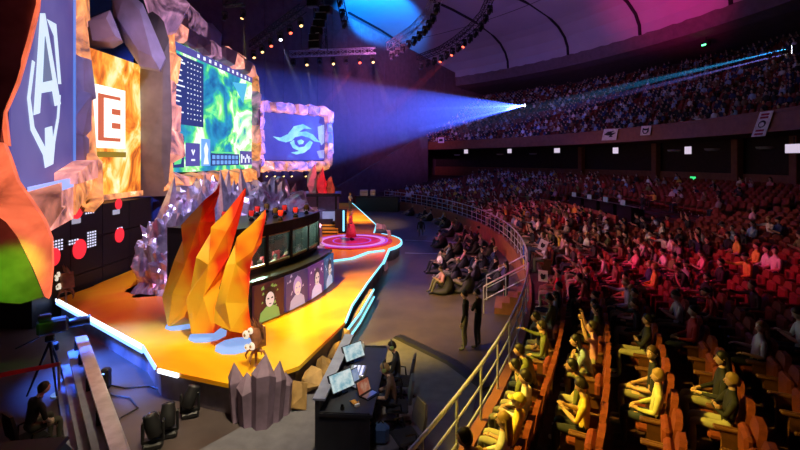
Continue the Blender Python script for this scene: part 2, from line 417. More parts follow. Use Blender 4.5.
# ------------------------------------------------------------------ flame sculptures
def flame_mat():
    m, nt, b = new_mat('flame_print_side_lit')
    t = nt.nodes.new('ShaderNodeTexCoord'); sx = nt.nodes.new('ShaderNodeSeparateXYZ'); nt.links.new(t.outputs['Object'], sx.inputs[0])
    f = noise_tex(nt, 1.3, 1); ad = nt.nodes.new('ShaderNodeMath'); ad.operation = 'MULTIPLY_ADD'
    nt.links.new(sx.outputs['X'], ad.inputs[0]); ad.inputs[1].default_value = .5; nt.links.new(f, ad.inputs[2])
    nt.links.new(ramp(nt, ad.outputs[0], [(.3, (1, .6, .03)), (.58, (1, .45, .015)), (.7, (1, .24, .01)), (.8, (.92, .03, .01))]), b.inputs['Base Color'])  # shift to red across X paints the coloured side light into the print
    b.inputs['Roughness'].default_value = .5
    return m
M['flame'] = flame_mat()
M["pale_led"] = glow("pale_blue_base_light", (.3, .5, 1), .8)
def flame(ctr, wid, Y0, label, seed):
    r = random.Random(seed); base = D(ctr[0][0], ctr[0][1], Y0); base.z = SZ
    rings = []
    for (x, y), w in zip(ctr, wid):
        q = D(x, y, Y0); q.z = max(q.z, SZ); hw = w / 2 / F * Y0; a0 = r.uniform(0, 1)
        rings.append([q + V((hw * math.cos(a0 + 2 * PI * k / 5) * r.uniform(.85, 1.15), hw * .8 * math.sin(a0 + 2 * PI * k / 5) * r.uniform(.8, 1.15), (0 if q is None or q.z <= SZ + .01 else r.uniform(-.22, .22)))) for k in range(5)])
    vs = [q - base for rg in rings for q in rg]; fs = []
    for i in range(len(rings) - 1):
        for k in range(5):
            a, b = i * 5 + k, i * 5 + (k + 1) % 5
            fs += [(a, b, b + 5), (a, b + 5, a + 5)] if (i + k) % 2 else [(a, b, a + 5), (b, b + 5, a + 5)]
    fs.append((4, 3, 2, 1, 0)); L = (len(rings) - 1) * 5; fs.append(tuple(range(L, L + 5)))
    t = thing('flame_sculpture', base, label, 'sculpture', 'faceted flame sculptures beside the booth')
    child(MB().add(vs, fs), 'flame_body', M['flame'], t)
    lp = MB(); lp.lathe([(wid[0] / 2 / F * Y0 * 1.0, 0), (wid[0] / 2 / F * Y0 * 1.0, .03), (wid[0] / 2 / F * Y0 * .9, .05)], 10)
    child(lp, 'lit_base', M['pale_led'], t)
flame([(182, 320), (181, 290), (190, 258), (198, 222), (208, 205), (219, 187)], [30, 32, 27, 33, 17, 2], 13.2, 'tall yellow faceted flame sculpture, farthest from the black booth', 4)
flame([(208, 325), (203, 295), (214, 260), (224, 226), (234, 208), (245, 192)], [36, 34, 30, 29, 17, 2], 12.4, 'tall orange and red faceted flame sculpture, middle one of the three', 8)
flame([(236, 329), (232, 300), (240, 268), (247, 242), (256, 229), (265, 215)], [40, 34, 24, 27, 15, 2], 11.7, 'shorter orange flame sculpture right against the booth end', 15)
# ------------------------------------------------------------------ crumpled silver rock
def foil_mat():
    m, nt, b = new_mat('silver_foil_painted_reflections')
    f = noise_tex(nt, 1.1, 4, .6)
    nt.links.new(ramp(nt, f, [(.35, (.3, .26, .42)), (.5, (.7, .68, .85)), (.62, (.5, .38, .6)), (.72, (.5, .12, .22))]), b.inputs['Base Color'])  # violet and red tints paint coloured reflections into the grey foil
    b.inputs['Roughness'].default_value = .3; b.inputs['Metallic'].default_value = .75
    return m
M['foil'] = foil_mat()
SR = thing('silver_rock', D(215, 290, 19.5).xy.to_3d() + V((0, 0, SZ)), 'broad mass of crumpled silver rock rising behind the flame sculptures and the near booth', 'rock prop')
def lump(name, c, r, label, seed, amp=.25, spikes=0):
    bm = bmesh.new(); bmesh.ops.create_icosphere(bm, subdivisions=5, radius=1); ofs = V((seed * 7.3, seed * 3.1, 0))
    for v in bm.verts:
        n_ = v.co.normalized(); q = V((n_.x * r[0], n_.y * r[1], n_.z * r[2]))
        d = noise.noise(q * .5 + ofs) * amp * 1.1 + noise.noise(q * 1.7 + ofs) * amp * .6 + (abs(noise.noise(q * 2.6 + ofs)) - .3) * amp * .8 + (abs(noise.noise(q * 5.5 + ofs)) - .3) * amp * .5
        q *= 1 + d; q.z = max(q.z, 0); v.co = q
    p = MB(); bm.verts.index_update(); p.add([v.co[:] for v in bm.verts], [[v.index for v in f.verts] for f in bm.faces]); bm.free()
    t = SR; ofs_ = c - SR.location; p.v = [tuple(V(v) + ofs_) for v in p.v]; child(p, 'rock_body', M['foil'], t)
    rr = random.Random(seed)
    for i in range(spikes):
        a = MB(); x, y = rr.uniform(-.7, .7) * r[0], rr.uniform(-.7, .2) * r[1]; z = r[2] * .6; h = rr.uniform(.8, 1.2) * r[2] * .42
        a.hull([V((x + .5 * math.cos(k * 1.25), y + .5 * math.sin(k * 1.25), z)) for k in range(5)] + [V((x + rr.uniform(-.3, .3), y, z + h + .3))])
        a.v = [tuple(V(v) + ofs_) for v in a.v]; child(a, 'rock_spike', M['foil'], t)
    return t
lump('silver_rock', D(176, 290, 17.5).xy.to_3d() + V((0, 0, SZ)), (1.4, 1.5, 3.2), 'tall crumpled silver rock behind the yellow flame sculpture', 2, .28)
lump('silver_rock', D(215, 290, 20.4).xy.to_3d() + V((0, 0, SZ)), (2.4, 1.9, 4.0), 'jagged silver rock with spikes rising under the main screen', 5, .28, 7)
lump('silver_rock', D(268, 290, 22.5).xy.to_3d() + V((0, 0, SZ)), (2.9, 2.0, 4.0), 'broad pale silver rock behind the booth roof', 9, .26)
# ------------------------------------------------------------------ stone crystals along the front edge of the stage
M['stone'] = mat('grey_purple_stone', (.25, .17, .24), .7, var=.35, scale=2)
def stone(name, pts, label, cat='rock', group='painted stone rocks along the stage edge', m='stone'):
    c = sum(pts, V((0, 0, 0))) / len(pts); z = min(q.z for q in pts); c.z = z
    p = MB().hull([q - c for q in pts]); o = p.build(name, M[m]); o.location = c; return tag(o, label, cat, group)
rr = random.Random(3)
def spike(xb, yb, yt, w, lean, label, zb=0.0):
    b = P(xb, yb, zb); s = b.y / F; h = (yb - yt) * s; w *= s; pts = []
    for k in range(6):
        a = k * PI / 3 + rr.uniform(0, .5); u, v = math.cos(a), math.sin(a)
        pts += [b + V((u * w * .42, v * w * .42, 0)), b + V((u * w * .5 + lean * s * .5, v * w * .5, h * .7 + rr.uniform(-.08, .08)))]
    pts.append(b + V((lean * s, 0, h))); stone('stone_crystal', pts, label, 'crystal', 'stone crystals at the stage corner')
for a in ((238, 420, 362, 16, -4, 'leftmost leaning stone crystal of the cluster at the stage corner'),
          (249, 424, 372, 22, -2, 'broad stone crystal, second from the left in the corner cluster'),
          (262, 426, 353, 24, 4, 'tallest stone crystal in the middle of the corner cluster'),
          (275, 420, 360, 18, 5, 'slender stone crystal right of the tallest one'),
          (284, 414, 372, 15, 2, 'short stone crystal at the right end of the corner cluster')): spike(*a)
def boulder(x, y, wx, wy, label, m='stone', z=0.0, hz=1.0):
    b = P(x, y, z); s = b.y / F; pts = []
    for i in range(16):
        a, e = rr.uniform(0, 2 * PI), rr.uniform(0, 1); k = math.sqrt(1 - e * e * .8)
        pts.append(b + V((math.cos(a) * wx * s / 2 * k, math.sin(a) * wx * s / 2 * k, e * wy * s * hz)))
    stone('edge_rock', pts, label, m=m)
M['rock_warm'] = mat('ochre_painted_rock', (.4, .24, .08), .7, var=.5, scale=2)
M['rock_pink'] = mat('pale_pink_rock', (.7, .5, .55), .6, var=.2, scale=2)
boulder(299, 406, 26, 26, 'ochre rock beside the short stone crystal at the corner', 'rock_warm')
boulder(313, 391, 26, 24, 'ochre rock, second along the stage edge from the crystals', 'rock_warm')
boulder(326, 375, 24, 23, 'ochre rock next to the upper end of the desk', 'rock_warm')
boulder(337, 361, 20, 22, 'ochre rock, fourth along the stage edge from the crystals', 'rock_warm')
boulder(346, 349, 13, 22, 'small ochre rock where the light-edged step begins', 'rock_warm')
boulder(384, 270, 9, 13, 'small pinkish rock at the far end of the light-edged step', 'rock_pink')
boulder(381, 233, 12, 14, 'pale pink rock standing on the round tongue of the stage', 'rock_pink', SZ)
boulder(388, 237, 7, 8, 'small pale rock on the stage tongue right of the bigger pink one', 'rock_pink', SZ)
# ------------------------------------------------------------------ player booth
def arc(a, b, bulge, n, z):
    a, b = V(a).to_3d() if len(a) == 2 else V(a), V(b); d = b - a; nrm = V((d.y, -d.x, 0)).normalized(); res = []
    for i in range(n + 1):
        t = i / n; q = a + d * t + nrm * bulge * 4 * t * (1 - t); res.append(V((q.x, q.y, z)))
    return res
BA, BB = P(250, 327, SZ), P(331, 282, SZ)
dirb = (BB - BA).normalized(); nb = V((dirb.y, -dirb.x, 0))   # outwards, towards the hall
booth = thing('player_booth', (BA + BB) / 2 - nb * 1.2, 'black curved player booth with tinted windows and glowing portrait panels', 'booth')
def wall_strip(pts, z0, z1, th, name, m, parent=booth):
    p = MB()
    for i in range(len(pts) - 1):
        a, b = pts[i], pts[i + 1]
        p.hexa([V((a.x, a.y, z0)), V((b.x, b.y, z0)), V((b.x, b.y, z0)) - nb * th, V((a.x, a.y, z0)) - nb * th, V((a.x, a.y, z1)), V((b.x, b.y, z1)), V((b.x, b.y, z1)) - nb * th, V((a.x, a.y, z1)) - nb * th])
    return p.build(name, m, parent)
front = arc(BA, BB, .35, 12, SZ)
wall_strip(front, SZ, SZ + 1.25, .25, 'front_panel', M['black'])
ledge = [q + nb * .06 for q in front]; wall_strip(ledge, SZ + 1.25, SZ + 1.33, .85, 'counter_ledge', M['black_metal'])
up = [q - nb * .62 for q in front]
wall_strip(up, SZ + .02, SZ + 1.5, .12, 'window_base', M['black'])
roofp = [q + nb * .05 for q in up]
p = MB(); back = [q - nb * 2.6 for q in roofp]
ring_ = roofp + back[::-1]
p.slab(ring_, SZ + 2.62, SZ + 2.8); p.build('roof', M['roofm'] if 'roofm' in M else M['black_metal'], booth)
wall_strip([q + nb * .06 for q in roofp], SZ + 2.5, SZ + 2.86, .1, 'roof_edge', M['black_metal'])
wall_strip([q - nb * 2.5 for q in roofp], SZ, SZ + 2.62, .1, 'back_wall', M['black'])
for q in (roofp[0], roofp[-1]):
    c = q - nb * 1.3 + dirb * (.06 if q is roofp[0] else -.06); MB().box((c.x, c.y, SZ + 1.31), (2.5, .1, 2.62), math.atan2(nb.y, nb.x)).build('end_wall', M['black'], booth)
def glass_mat():
    m = bpy.data.materials.new('tinted_glass'); m.use_nodes = True; nt = m.node_tree; nt.nodes.clear()
    o = nt.nodes.new('ShaderNodeOutputMaterial'); t = nt.nodes.new('ShaderNodeBsdfTransparent'); g = nt.nodes.new('ShaderNodeBsdfGlossy'); mx = nt.nodes.new('ShaderNodeMixShader')
    t.inputs[0].default_value = (.9, .95, .93, 1); g.inputs['Roughness'].default_value = .04; mx.inputs[0].default_value = .12
    nt.links.new(t.outputs[0], mx.inputs[1]); nt.links.new(g.outputs[0], mx.inputs[2]); nt.links.new(mx.outputs[0], o.inputs[0]); return m
M['glass'] = glass_mat()
for i in (0, 3, 6, 9, 12):
    q = up[i] + nb * .02; MB().box((q.x, q.y, SZ + 2.0), (.1, .12, 1.1), math.atan2(nb.y, nb.x)).build('mullion', M['black_metal'], booth)
for i in (0, 3, 6, 9):
    a = up[i:i + 4]; wall_strip([q - nb * .02 for q in a], SZ + 1.5, SZ + 2.55, .03, 'window_glass', M['glass'])
wall_strip([q + nb * .03 for q in up], SZ + 1.5, SZ + 1.58, .06, 'window_trim', M['brass']); wall_strip([q + nb * .03 for q in up], SZ + 2.44, SZ + 2.5, .06, 'window_trim', M['brass'])
# portrait panels on the front
def fr_between(a, b, z):
    a, b = V((a.x, a.y, z)), V((b.x, b.y, z)); U = (b - a).normalized(); W = V((0, 0, 1)); return (a, U, W, U.cross(W)), (b - a).length
port_cols = [((.035, .006, .012), (.2, .4, .1)), ((.05, .03, .1), (.45, .42, .6)), ((.1, .03, .16), (.8, .65, .9)), ((.03, .08, .2), (.5, .6, .85))]
hair_c = [(.02, .01, .01), (.55, .35, .75), (.08, .05, .1), (.03, .03, .06)]
for i in range(4):
    a, b = front[i * 3], front[i * 3 + 3]; fr, L = fr_between(a, b, SZ + .05); fr = (fr[0] + fr[1].cross(V((0, 0, 1))) * .12, *fr[1:])
    bgm = glow('portrait_background', port_cols[i][0], 1.0); fm = glow('portrait_skin', (.75, .62, .6), .8); hm = glow('portrait_dark', hair_c[i], .6); cm = glow('portrait_clothes', port_cols[i][1], .75)
    pn = MB().prism([(.04, 0), (L - .04, 0), (L - .04, 1.15), (.04, 1.15)], fr, -.08, .0).build('portrait_panel', bgm, booth)
    cx = L / 2
    e = lambda cy, rx, ry, n=14, a0=0, a1=2 * PI: [(cx + rx * math.cos(a0 + (a1 - a0) * k / n), cy + ry * math.sin(a0 + (a1 - a0) * k / n)) for k in range(n)]
    MB().prism([(cx - .42, 0), (cx + .42, 0), (cx + .36, .28), (cx + .14, .42), (cx - .14, .42), (cx - .36, .28)], fr, .002, .012).build('portrait_shoulders', cm, pn)
    MB().prism(e(.72, .23, .3), fr, .004, .014).build('portrait_hair', hm, pn)
    MB().prism(e(.62, .17, .23), fr, .016, .024).build('portrait_face', fm, pn)
    f = MB()
    f.prism([(cx - .12, .64), (cx - .04, .63), (cx - .04, .67), (cx - .11, .69)], fr, .026, .03); f.prism([(cx + .04, .63), (cx + .12, .64), (cx + .11, .69), (cx + .04, .67)], fr, .026, .03); f.prism([(cx - .07, .49), (cx, .47), (cx + .07, .49), (cx, .505)], fr, .026, .03)
    f.build('portrait_features', hm, pn)
    s_ = MB(); rz = random.Random(i)
    for k in range(14):
        u, v, w = rz.uniform(.06, L - .2), rz.uniform(.02, 1.05), rz.uniform(.03, .13); s_.prism([(u, v), (u + w, v + .02), (u + w * .7, v + w), (u + .01, v + w * .6)], fr, .001, .0018)
    s_.build('portrait_splashes', cm, pn)
# desk, monitors and seats are filled in later with the players
# roof lamps on the booth
def roof_lamp(q, col, label):
    t = thing('booth_lamp', q, label, 'lamp', 'small lamps on the booth roof')
    child(MB().lathe([(.09, 0), (.1, .05), (.06, .08), (.05, .12)], 10), 'lamp_base', M['black_metal'], t)
    child(MB().box((-.09, 0, .2), (.03, .05, .18)).box((.09, 0, .2), (.03, .05, .18)), 'yoke', M['black_metal'], t)
    child(MB().lathe([(.05, .16), (.085, .2), (.1, .3), (.085, .36)], 10), 'lamp_head', M[col], t)
    child(MB().lathe([(.06, .36), (.05, .385)], 10), 'lens', M['lens_off'], t)
M['lamp_red'] = mat('red_lamp_housing', (.75, .04, .03), .4, emit=(1, .03, .02), es=.5)
M['lamp_gold'] = mat('gold_lamp_housing', (.5, .33, .08), .35, .5)
k = 0
for i, (t, back_) in enumerate(((0, .25), (.16, 1.0), (.3, .3), (.42, 1.25), (.5, .3), (.62, .9), (.72, .3), (.84, 1.1), (.93, .3), (.3, 1.9), (.68, 1.9), (.9, 2.1))):
    q = roofp[0].lerp(roofp[-1], .04 + .92 * t) - nb * back_ + nb * .35 * 4 * t * (1 - t) * .6; q.z = SZ + 2.8
    roof_lamp(q, 'lamp_gold' if i % 3 == 2 else 'lamp_red', '%s lamp on the booth roof, %s from its near end' % ('gold' if i % 3 == 2 else 'red', ordn(i + 1)))
# ------------------------------------------------------------------ second booth farther back
b2 = thing('player_booth', V((-5.9, 31.2, SZ)), 'far black booth with open front and red flame props on its roof', 'booth')
def bb(c, d, name, m, rz=.12): return child(MB().box(c, d, rz), name, m, b2)
bb((0, 0, 2.55), (3.4, 2.6, .2), 'roof', M['black_metal'])
bb((-1.6, -1.2, 1.25), (.15, .15, 2.5), 'post', M['black_metal']); bb((1.5, -.95, 1.25), (.15, .15, 2.5), 'post', M['black_metal']); bb((.25, -1.1, 1.25), (.12, .12, 2.5), 'post', M['black_metal'])
bb((-.2, 1.1, 1.25), (3.2, .12, 2.5), 'back_wall', mat('violet_booth_wall', (.25, .22, .42), .6)); bb((1.45, .2, .6), (.12, 2.2, 1.2), 'end_wall', M['black'])
bb((-.2, -1.1, .45), (3.0, .15, .9), 'front_panel', M['black']); bb((.9, -.2, .75), (.9, .5, 1.1), 'monitor_bank', mat('booth_monitor', (.1, .1, .2), .3, emit=(.4, .45, .8), es=.5))
# yellow steps between the booths, on the deck
sy = thing('stage_stairs', P(325, 234, SZ), 'short flight of yellow steps between the two booths', 'stairs')
M['yellow_step'] = mat('yellow_step', (.85, .5, .05), .5); M['red_lit'] = mat('red_flame_prop', (.8, .08, .1), .5, var=.4, scale=1)
for i in range(4):
    child(MB().box((0, .35 * i, .09 + .09 * i), (1.7, .34, .18 + .18 * i)), 'tread', M['yellow_step'], sy); child(MB().box((0, .35 * i - .178, .05 + .18 * i), (1.72, .02, .08)), 'riser_line', M['black'], sy)
def flame_small(x, yb, yt, w, Y, label, m='red_lit', g='red flame props by the far booth', zb=None):
    b = D(x, yb, Y); s = Y / F; h = (yb - yt) * s; vs = []; p = MB(); r = random.Random(int(x))
    for t, k in ((0, 1), (.25, 1.15), (.55, .85), (.8, .45), (1, .04)):
        vs += [V((w * s / 2 * k * math.cos(1.257 * j + t) + (t * t - t) * h * .3, w * s / 2 * k * math.sin(1.257 * j + t), h * t + (r.uniform(-.1, .1) if 0 < t < 1 else 0))) for j in range(5)]
    p.add(vs, [(i * 5 + j, i * 5 + (j + 1) % 5, i * 5 + 5 + (j + 1) % 5, i * 5 + 5 + j) for i in range(4) for j in range(5)] + [(4, 3, 2, 1, 0), (20, 21, 22, 23, 24)])
    o = p.build('flame_prop', M[m]); o.location = b; tag(o, label, 'flame prop', g)
zr2 = SZ + 2.65
def yb_(Y, z=zr2): return CY + F * (H - z) / Y
flame_small(315, yb_(31.5), 164, 13, 31.5, 'greyish red flame prop on the far booth roof, left of the pair', 'rock_pink')
flame_small(323, yb_(31), 167, 11, 31, 'bright red flame prop on the far booth roof, right of the pair')
flame_small(331, yb_(31), 176, 8, 31, 'little orange flame prop at the right end of the far booth roof', 'rock_warm')
flame_small(296, yb_(33, SZ), 183, 15, 33, 'grey horn-shaped flame prop standing left of the far booth', 'stone')
# signboard post by the presenter
sb = thing('light_board', P(341, 233, SZ), 'dark upright board with a cyan light line beside the presenter', 'board')
child(MB().box((0, 0, .8), (.75, .35, 1.6)), 'board_body', M['black'], sb); child(MB().box((.2, -.19, .85), (.12, .03, 1.4)), 'light_line', M['cyan_led'], sb)
# ================================================================== SCREENS WITH ROCK FRAMES
def lava_mat(name, stone, hot, scale=.55, es=1.6, cut=(.5, .62)):
    m, nt, b = new_mat(name)
    f = noise_tex(nt, scale, 5, .62, dist=1.5); g = noise_tex(nt, scale * .6, 2)
    nt.links.new(ramp(nt, g, [(.35, tuple(c * .55 for c in stone)), (.65, stone)]), b.inputs['Base Color'])
    b.inputs['Roughness'].default_value = .55
    nt.links.new(ramp(nt, f, [(cut[0] - .12, (0, 0, 0)), (cut[0], tuple(c * .35 for c in hot)), (cut[1], hot), (cut[1] + .12, (1, .85, .55))]), b.inputs['Emission Color'])
    b.inputs['Emission Strength'].default_value = es; return m
M['lava_warm'] = lava_mat('lava_rock_orange', (.5, .3, .28), (1, .34, .09), .7, 1.5, (.44, .6))
M['lava_pink'] = lava_mat('lava_rock_pink', (.5, .35, .55), (1, .35, .25), .6, 1.3, (.47, .62))
M['lava_violet'] = lava_mat('lava_rock_violet', (.45, .36, .7), (.8, .35, .6), .6, .9, (.52, .68))
M['rock_grey'] = mat('grey_screen_rock', (.34, .29, .3), .75, var=.3, scale=.8, bump=.2)
M['rock_purple_lit'] = mat('purple_lit_screen_rock', (.5, .44, .68), .6, var=.3, scale=.7, bump=.2)  # purple stage light on the rock is mixed into this base colour
def frame_of(A, B, z):
    A, B = V((A[0], A[1], z)), V((B[0], B[1], z)); U = (B - A).normalized(); W = V((0, 0, 1)); return (A, U, W, U.cross(W)), (B - A).length
def chunk(fr, c, su, sv, sn, r, jit=.22, n0=0.0):
    O, U, W, N = fr; pts = []
    for a in (-.5, .5):
        for b in (-.5, .5):
            for e in (0, 1):
                k = .72 if e else 1
                pts.append(O + U * (c[0] + a * su * k * (1 + r.uniform(-jit, jit))) + W * (c[1] + b * sv * k * (1 + r.uniform(-jit, jit))) + N * (n0 + e * sn * (1 + r.uniform(-jit, jit))))
        pts.append(O + U * (c[0] + a * su * (1.1 + r.uniform(0, jit))) + W * (c[1] + r.uniform(-.2, .2) * sv) + N * (n0 + sn * .45))
    for b in (-.5, .5): pts.append(O + W * (c[1] + b * sv * (1.1 + r.uniform(0, jit))) + U * (c[0] + r.uniform(-.2, .2) * su) + N * (n0 + sn * .5))
    return MB().hull(pts)
def rocks(fr, p0, p1, n, w, dep, mats, parent, seed, n0=-.25, jit=.22):
    r = random.Random(seed)
    for i in range(n):
        t = (i + .5) / n; c = (p0[0] + (p1[0] - p0[0]) * t, p0[1] + (p1[1] - p0[1]) * t); L = math.dist(p0, p1) / n * 1.25
        hor = abs(p1[0] - p0[0]) > abs(p1[1] - p0[1])
        chunk(fr, c, L if hor else w, w if hor else L, dep * r.uniform(.75, 1.2), r, jit, n0).build('frame_rock', M[mats[r.randrange(len(mats))]], parent)
def screen_root(name, fr, L, label, cat='screen'):
    return thing(name, fr[0], label, cat)
def poly(fr, pts, m, parent, name, w=.02, t=.015, label=None): return MB().prism(pts, fr, w, w + t).build(name, m, parent, label=label)
def rect(u0, v0, u1, v1): return [(u0, v0), (u1, v0), (u1, v1), (u0, v1)]
# ---- main screen
fr, L = frame_of((-11.76, 22.5), (-11.1, 33), 5.05); Hm = 6.85
ms = screen_root('main_screen', fr, L, 'large main screen showing a green and teal game map in a glowing rock frame')
def map_mat():
    m, nt, b = new_mat('game_map_picture')
    f = noise_tex(nt, .33, 4, .55, dist=.8, stretch=(1, 1, 1.25)); g = noise_tex(nt, 1.6, 3)
    mx = nt.nodes.new('ShaderNodeMix'); mx.data_type = 'RGBA'; mx.blend_type = 'OVERLAY'; mx.inputs['Factor'].default_value = .5
    a = ramp(nt, f, [(.3, (.01, .1, .28)), (.4, (.02, .22, .38)), (.45, (.04, .45, .22)), (.5, (.3, .85, .2)), (.55, (.85, 1, .8)), (.62, (.4, .85, .35)), (.68, (.04, .35, .4)), (.76, (.02, .16, .4))])
    nt.links.new(a, mx.inputs['A']); nt.links.new(ramp(nt, g, [(.3, (.25, .25, .3)), (.7, (.75, .75, .75))]), mx.inputs['B'])
    b.inputs['Base Color'].default_value = (.01, .01, .01, 1); b.inputs['Roughness'].default_value = .6
    nt.links.new(mx.outputs['Result'], b.inputs['Emission Color']); b.inputs['Emission Strength'].default_value = 1.5; return m
MB().prism(rect(-.1, -.1, L + .1, Hm + .1), fr, -.5, -.03).build('cabinet', M['black'], ms)
poly(fr, rect(0, 0, L, Hm), map_mat(), ms, 'display', -.03, .04)
hud = glow('hud_dark_blue', (.03, .045, .2), 1.0); hud2 = glow('hud_violet_panel', (.1, .09, .38), 1.0); wt = glow('hud_white', (.85, .9, 1), 1.2); gr = glow('hud_green', (.15, .8, .3), 1.0); rd = glow('hud_red', (.8, .15, .2), .9); lm = glow('hud_blue', (.2, .45, 1), 1.0)
poly(fr, rect(.05, Hm - .45, L - .02, Hm - .02), hud2, ms, 'score_bar')
p = MB()
for i in range(11):
    u = 2.6 + i * .68 + (.4 if i > 4 else 0); p.prism(rect(u, Hm - .34, u + .26, Hm - .14), fr, .036, .042)
p.build('score_icon_row', wt, ms)
poly(fr, rect(.1, 2.55, 3.3, Hm - .6), hud, ms, 'statistics_table')
r = random.Random(5)
for i in range(12):
    p = MB(); v = Hm - .85 - i * .28; p.prism(rect(.2, v - .035, .2 + r.uniform(.6, 1.1), v + .04), fr, .04, .046)
    for j in range(5):
        u = 1.55 + j * .34; p.prism(rect(u, v - .03, u + r.uniform(.05, .15), v + .03), fr, .04, .046)
    p.build('text_row', wt, ms)
poly(fr, rect(.1, Hm - 1.05, 1.3, Hm - .95), wt, ms, 'table_heading', .04)
# lower hud: minimap, emblem box, hero card, item bar, team panel
poly(fr, rect(.15, .25, 1.25, 1.95), hud, ms, 'minimap'); poly(fr, [(.3, .4), (.9, .45), (1.1, 1.1), (.8, 1.7), (.35, 1.6)], gr, ms, 'minimap_land', .04); poly(fr, rect(.55, .8, .85, 1.2), hud, ms, 'minimap_river', .06)
poly(fr, rect(1.4, .3, 2.9, 1.6), hud2, ms, 'emblem_box'); MB().prism([(1.95, 1.2), (2.15, .9), (2.35, 1.2), (2.25, 1.25), (2.15, 1.05), (2.05, 1.25)], fr, .04, .05).prism(rect(1.95, .6, 2.35, .7), fr, .04, .05).build('emblem', wt, ms)
poly(fr, rect(3.05, .3, 4.1, 1.9), lm, ms, 'hero_card'); MB().prism([(3.3, .4), (3.9, .4), (3.75, .9), (3.85, 1.3), (3.6, 1.7), (3.35, 1.35), (3.45, .9)], fr, .04, .05).build('hero_figure', wt, ms)
poly(fr, rect(4.2, .3, 8.2, 1.05), hud, ms, 'item_bar')
p = MB()
for i in range(7):
    for j in range(2): p.prism(rect(4.35 + i * .54, .38 + j * .33, 4.72 + i * .54, .62 + j * .33), fr, .04, .05)
p.build('item_icons', lm, ms); poly(fr, rect(4.2, 1.08, 7.4, 1.18), gr, ms, 'health_bar', .04)
poly(fr, rect(8.35, .3, 10.4, 1.3), hud2, ms, 'team_panel'); p = MB()
for i in range(6): p.prism(rect(8.5 + i * .31, .45 + (i % 2) * .3, 8.7 + i * .31, 1.05 - (i % 3) * .12), fr, .04, .05)
p.build('team_icons', wt, ms)
poly(fr, [(7.2, 5.9), (9.6, 6.2), (8.9, 4.7)], glow('map_blue_patch', (.1, .55, .85), 1.0), ms, 'map_patch', .012)
LW, LP, LV, RG, RL = 'lava_warm', 'lava_pink', 'lava_violet', 'rock_grey', 'rock_purple_lit'
rocks(fr, (-.45, -.5), (-.45, Hm + .3), 6, 1.0, .8, [LP, LW, LP], ms, 1, -.3)
rocks(fr, (L + .35, -.6), (L + .35, Hm + .2), 6, .8, .7, [LP, LW, LV], ms, 2, -.3)
rocks(fr, (-.3, -.55), (L + .3, -.5), 8, .9, .8, [LW, LW, LP], ms, 3, -.3)
rocks(fr, (-.2, Hm + .55), (L + .2, Hm + .45), 8, 1.0, .7, [LV, RL, LP, RL], ms, 4, -.3)
rocks(fr, (.4, Hm + 1.75), (5.6, Hm + 1.25), 4, 1.7, .5, [RL, LV], ms, 6, -.6)
rocks(fr, (6.5, Hm + 1.0), (9.5, Hm + .8), 2, .9, .5, [LP, RL], ms, 7, -.5)
# ---- right hand team screen
fr, L = frame_of((-14.2, 45.8), (-8.7, 51), 5.7); Hs = 5.0
ts_ = screen_root('team_screen', fr, L, 'far screen showing a pale blue swirling eye emblem in a glowing rock frame')
MB().prism(rect(-.1, -.1, L + .1, Hs + .1), fr, -.5, -.03).build('cabinet', M['black'], ts_)
def emi_noise(name, stops, scale, es):
    m, nt, b = new_mat(name); f = noise_tex(nt, scale, 3)
    b.inputs['Base Color'].default_value = (.01, .01, .015, 1); nt.links.new(ramp(nt, f, stops), b.inputs['Emission Color']); b.inputs['Emission Strength'].default_value = es; return m
M['navy_screen'] = emi_noise('navy_screen_picture', [(.3, (.05, .03, .22)), (.6, (.09, .06, .38)), (.75, (.1, .2, .75))], .35, 1.0)
poly(fr, rect(0, 0, L, Hs), M['navy_screen'], ts_, 'display', -.03, .04)
pb = emi_noise('pale_blue_emblem', [(.3, (.12, .5, .85)), (.6, (.4, .85, 1)), (.8, (.7, .95, 1))], .8, 1.15)
S = lambda pts: [(u / 60 * L, (50 - v) / 50 * Hs) for u, v in pts]
# emblem outlines in a 60 x 50 field (u right, v down)
poly(fr, S([(8, 25), (15, 26), (22, 22), (28, 13), (37, 10), (46, 15), (38, 15), (33, 19), (40, 18), (47, 21), (52, 27), (56, 30), (49, 29), (43, 25), (36, 23), (29, 25), (26, 29), (20, 31), (13, 29)]), pb, ts_, 'emblem_wing', .02)
poly(fr, S([(24, 31), (28, 28), (29, 33), (33, 36), (38, 35), (41, 31), (44, 28), (47, 30), (44, 37), (38, 42), (30, 44), (25, 42), (33, 40), (27, 37)]), pb, ts_, 'emblem_swirl', .02)
poly(fr, S([(31, 29), (35, 27), (38, 29), (37, 32), (33, 33)]), pb, ts_, 'emblem_eye', .02)
poly(fr, S([(52, 12), (59, 9), (59, 30), (56, 33), (53, 26)]), glow('screen_flare', (.55, .65, 1), .8), ts_, 'screen_flare', .015)
poly(fr, S([(51, 40), (59, 38), (59, 48), (54, 48)]), glow('screen_flare', (.5, .5, 1), .7), ts_, 'screen_flare', .015)
rocks(fr, (-.45, -.6), (-.45, Hs + .6), 5, 1.0, .7, [LP, LW], ts_, 11, -.3)
rocks(fr, (L + .5, -.6), (L + .5, Hs + .6), 5, 1.0, .7, [LW, LP, LV], ts_, 12, -.3)
rocks(fr, (-.3, -.7), (L + .3, -.7), 6, 1.0, .7, [LW, LW, LP], ts_, 13, -.3)
rocks(fr, (-.3, Hs + .6), (L + .3, Hs + .6), 6, 1.1, .7, [LV, LP, LP], ts_, 14, -.3)
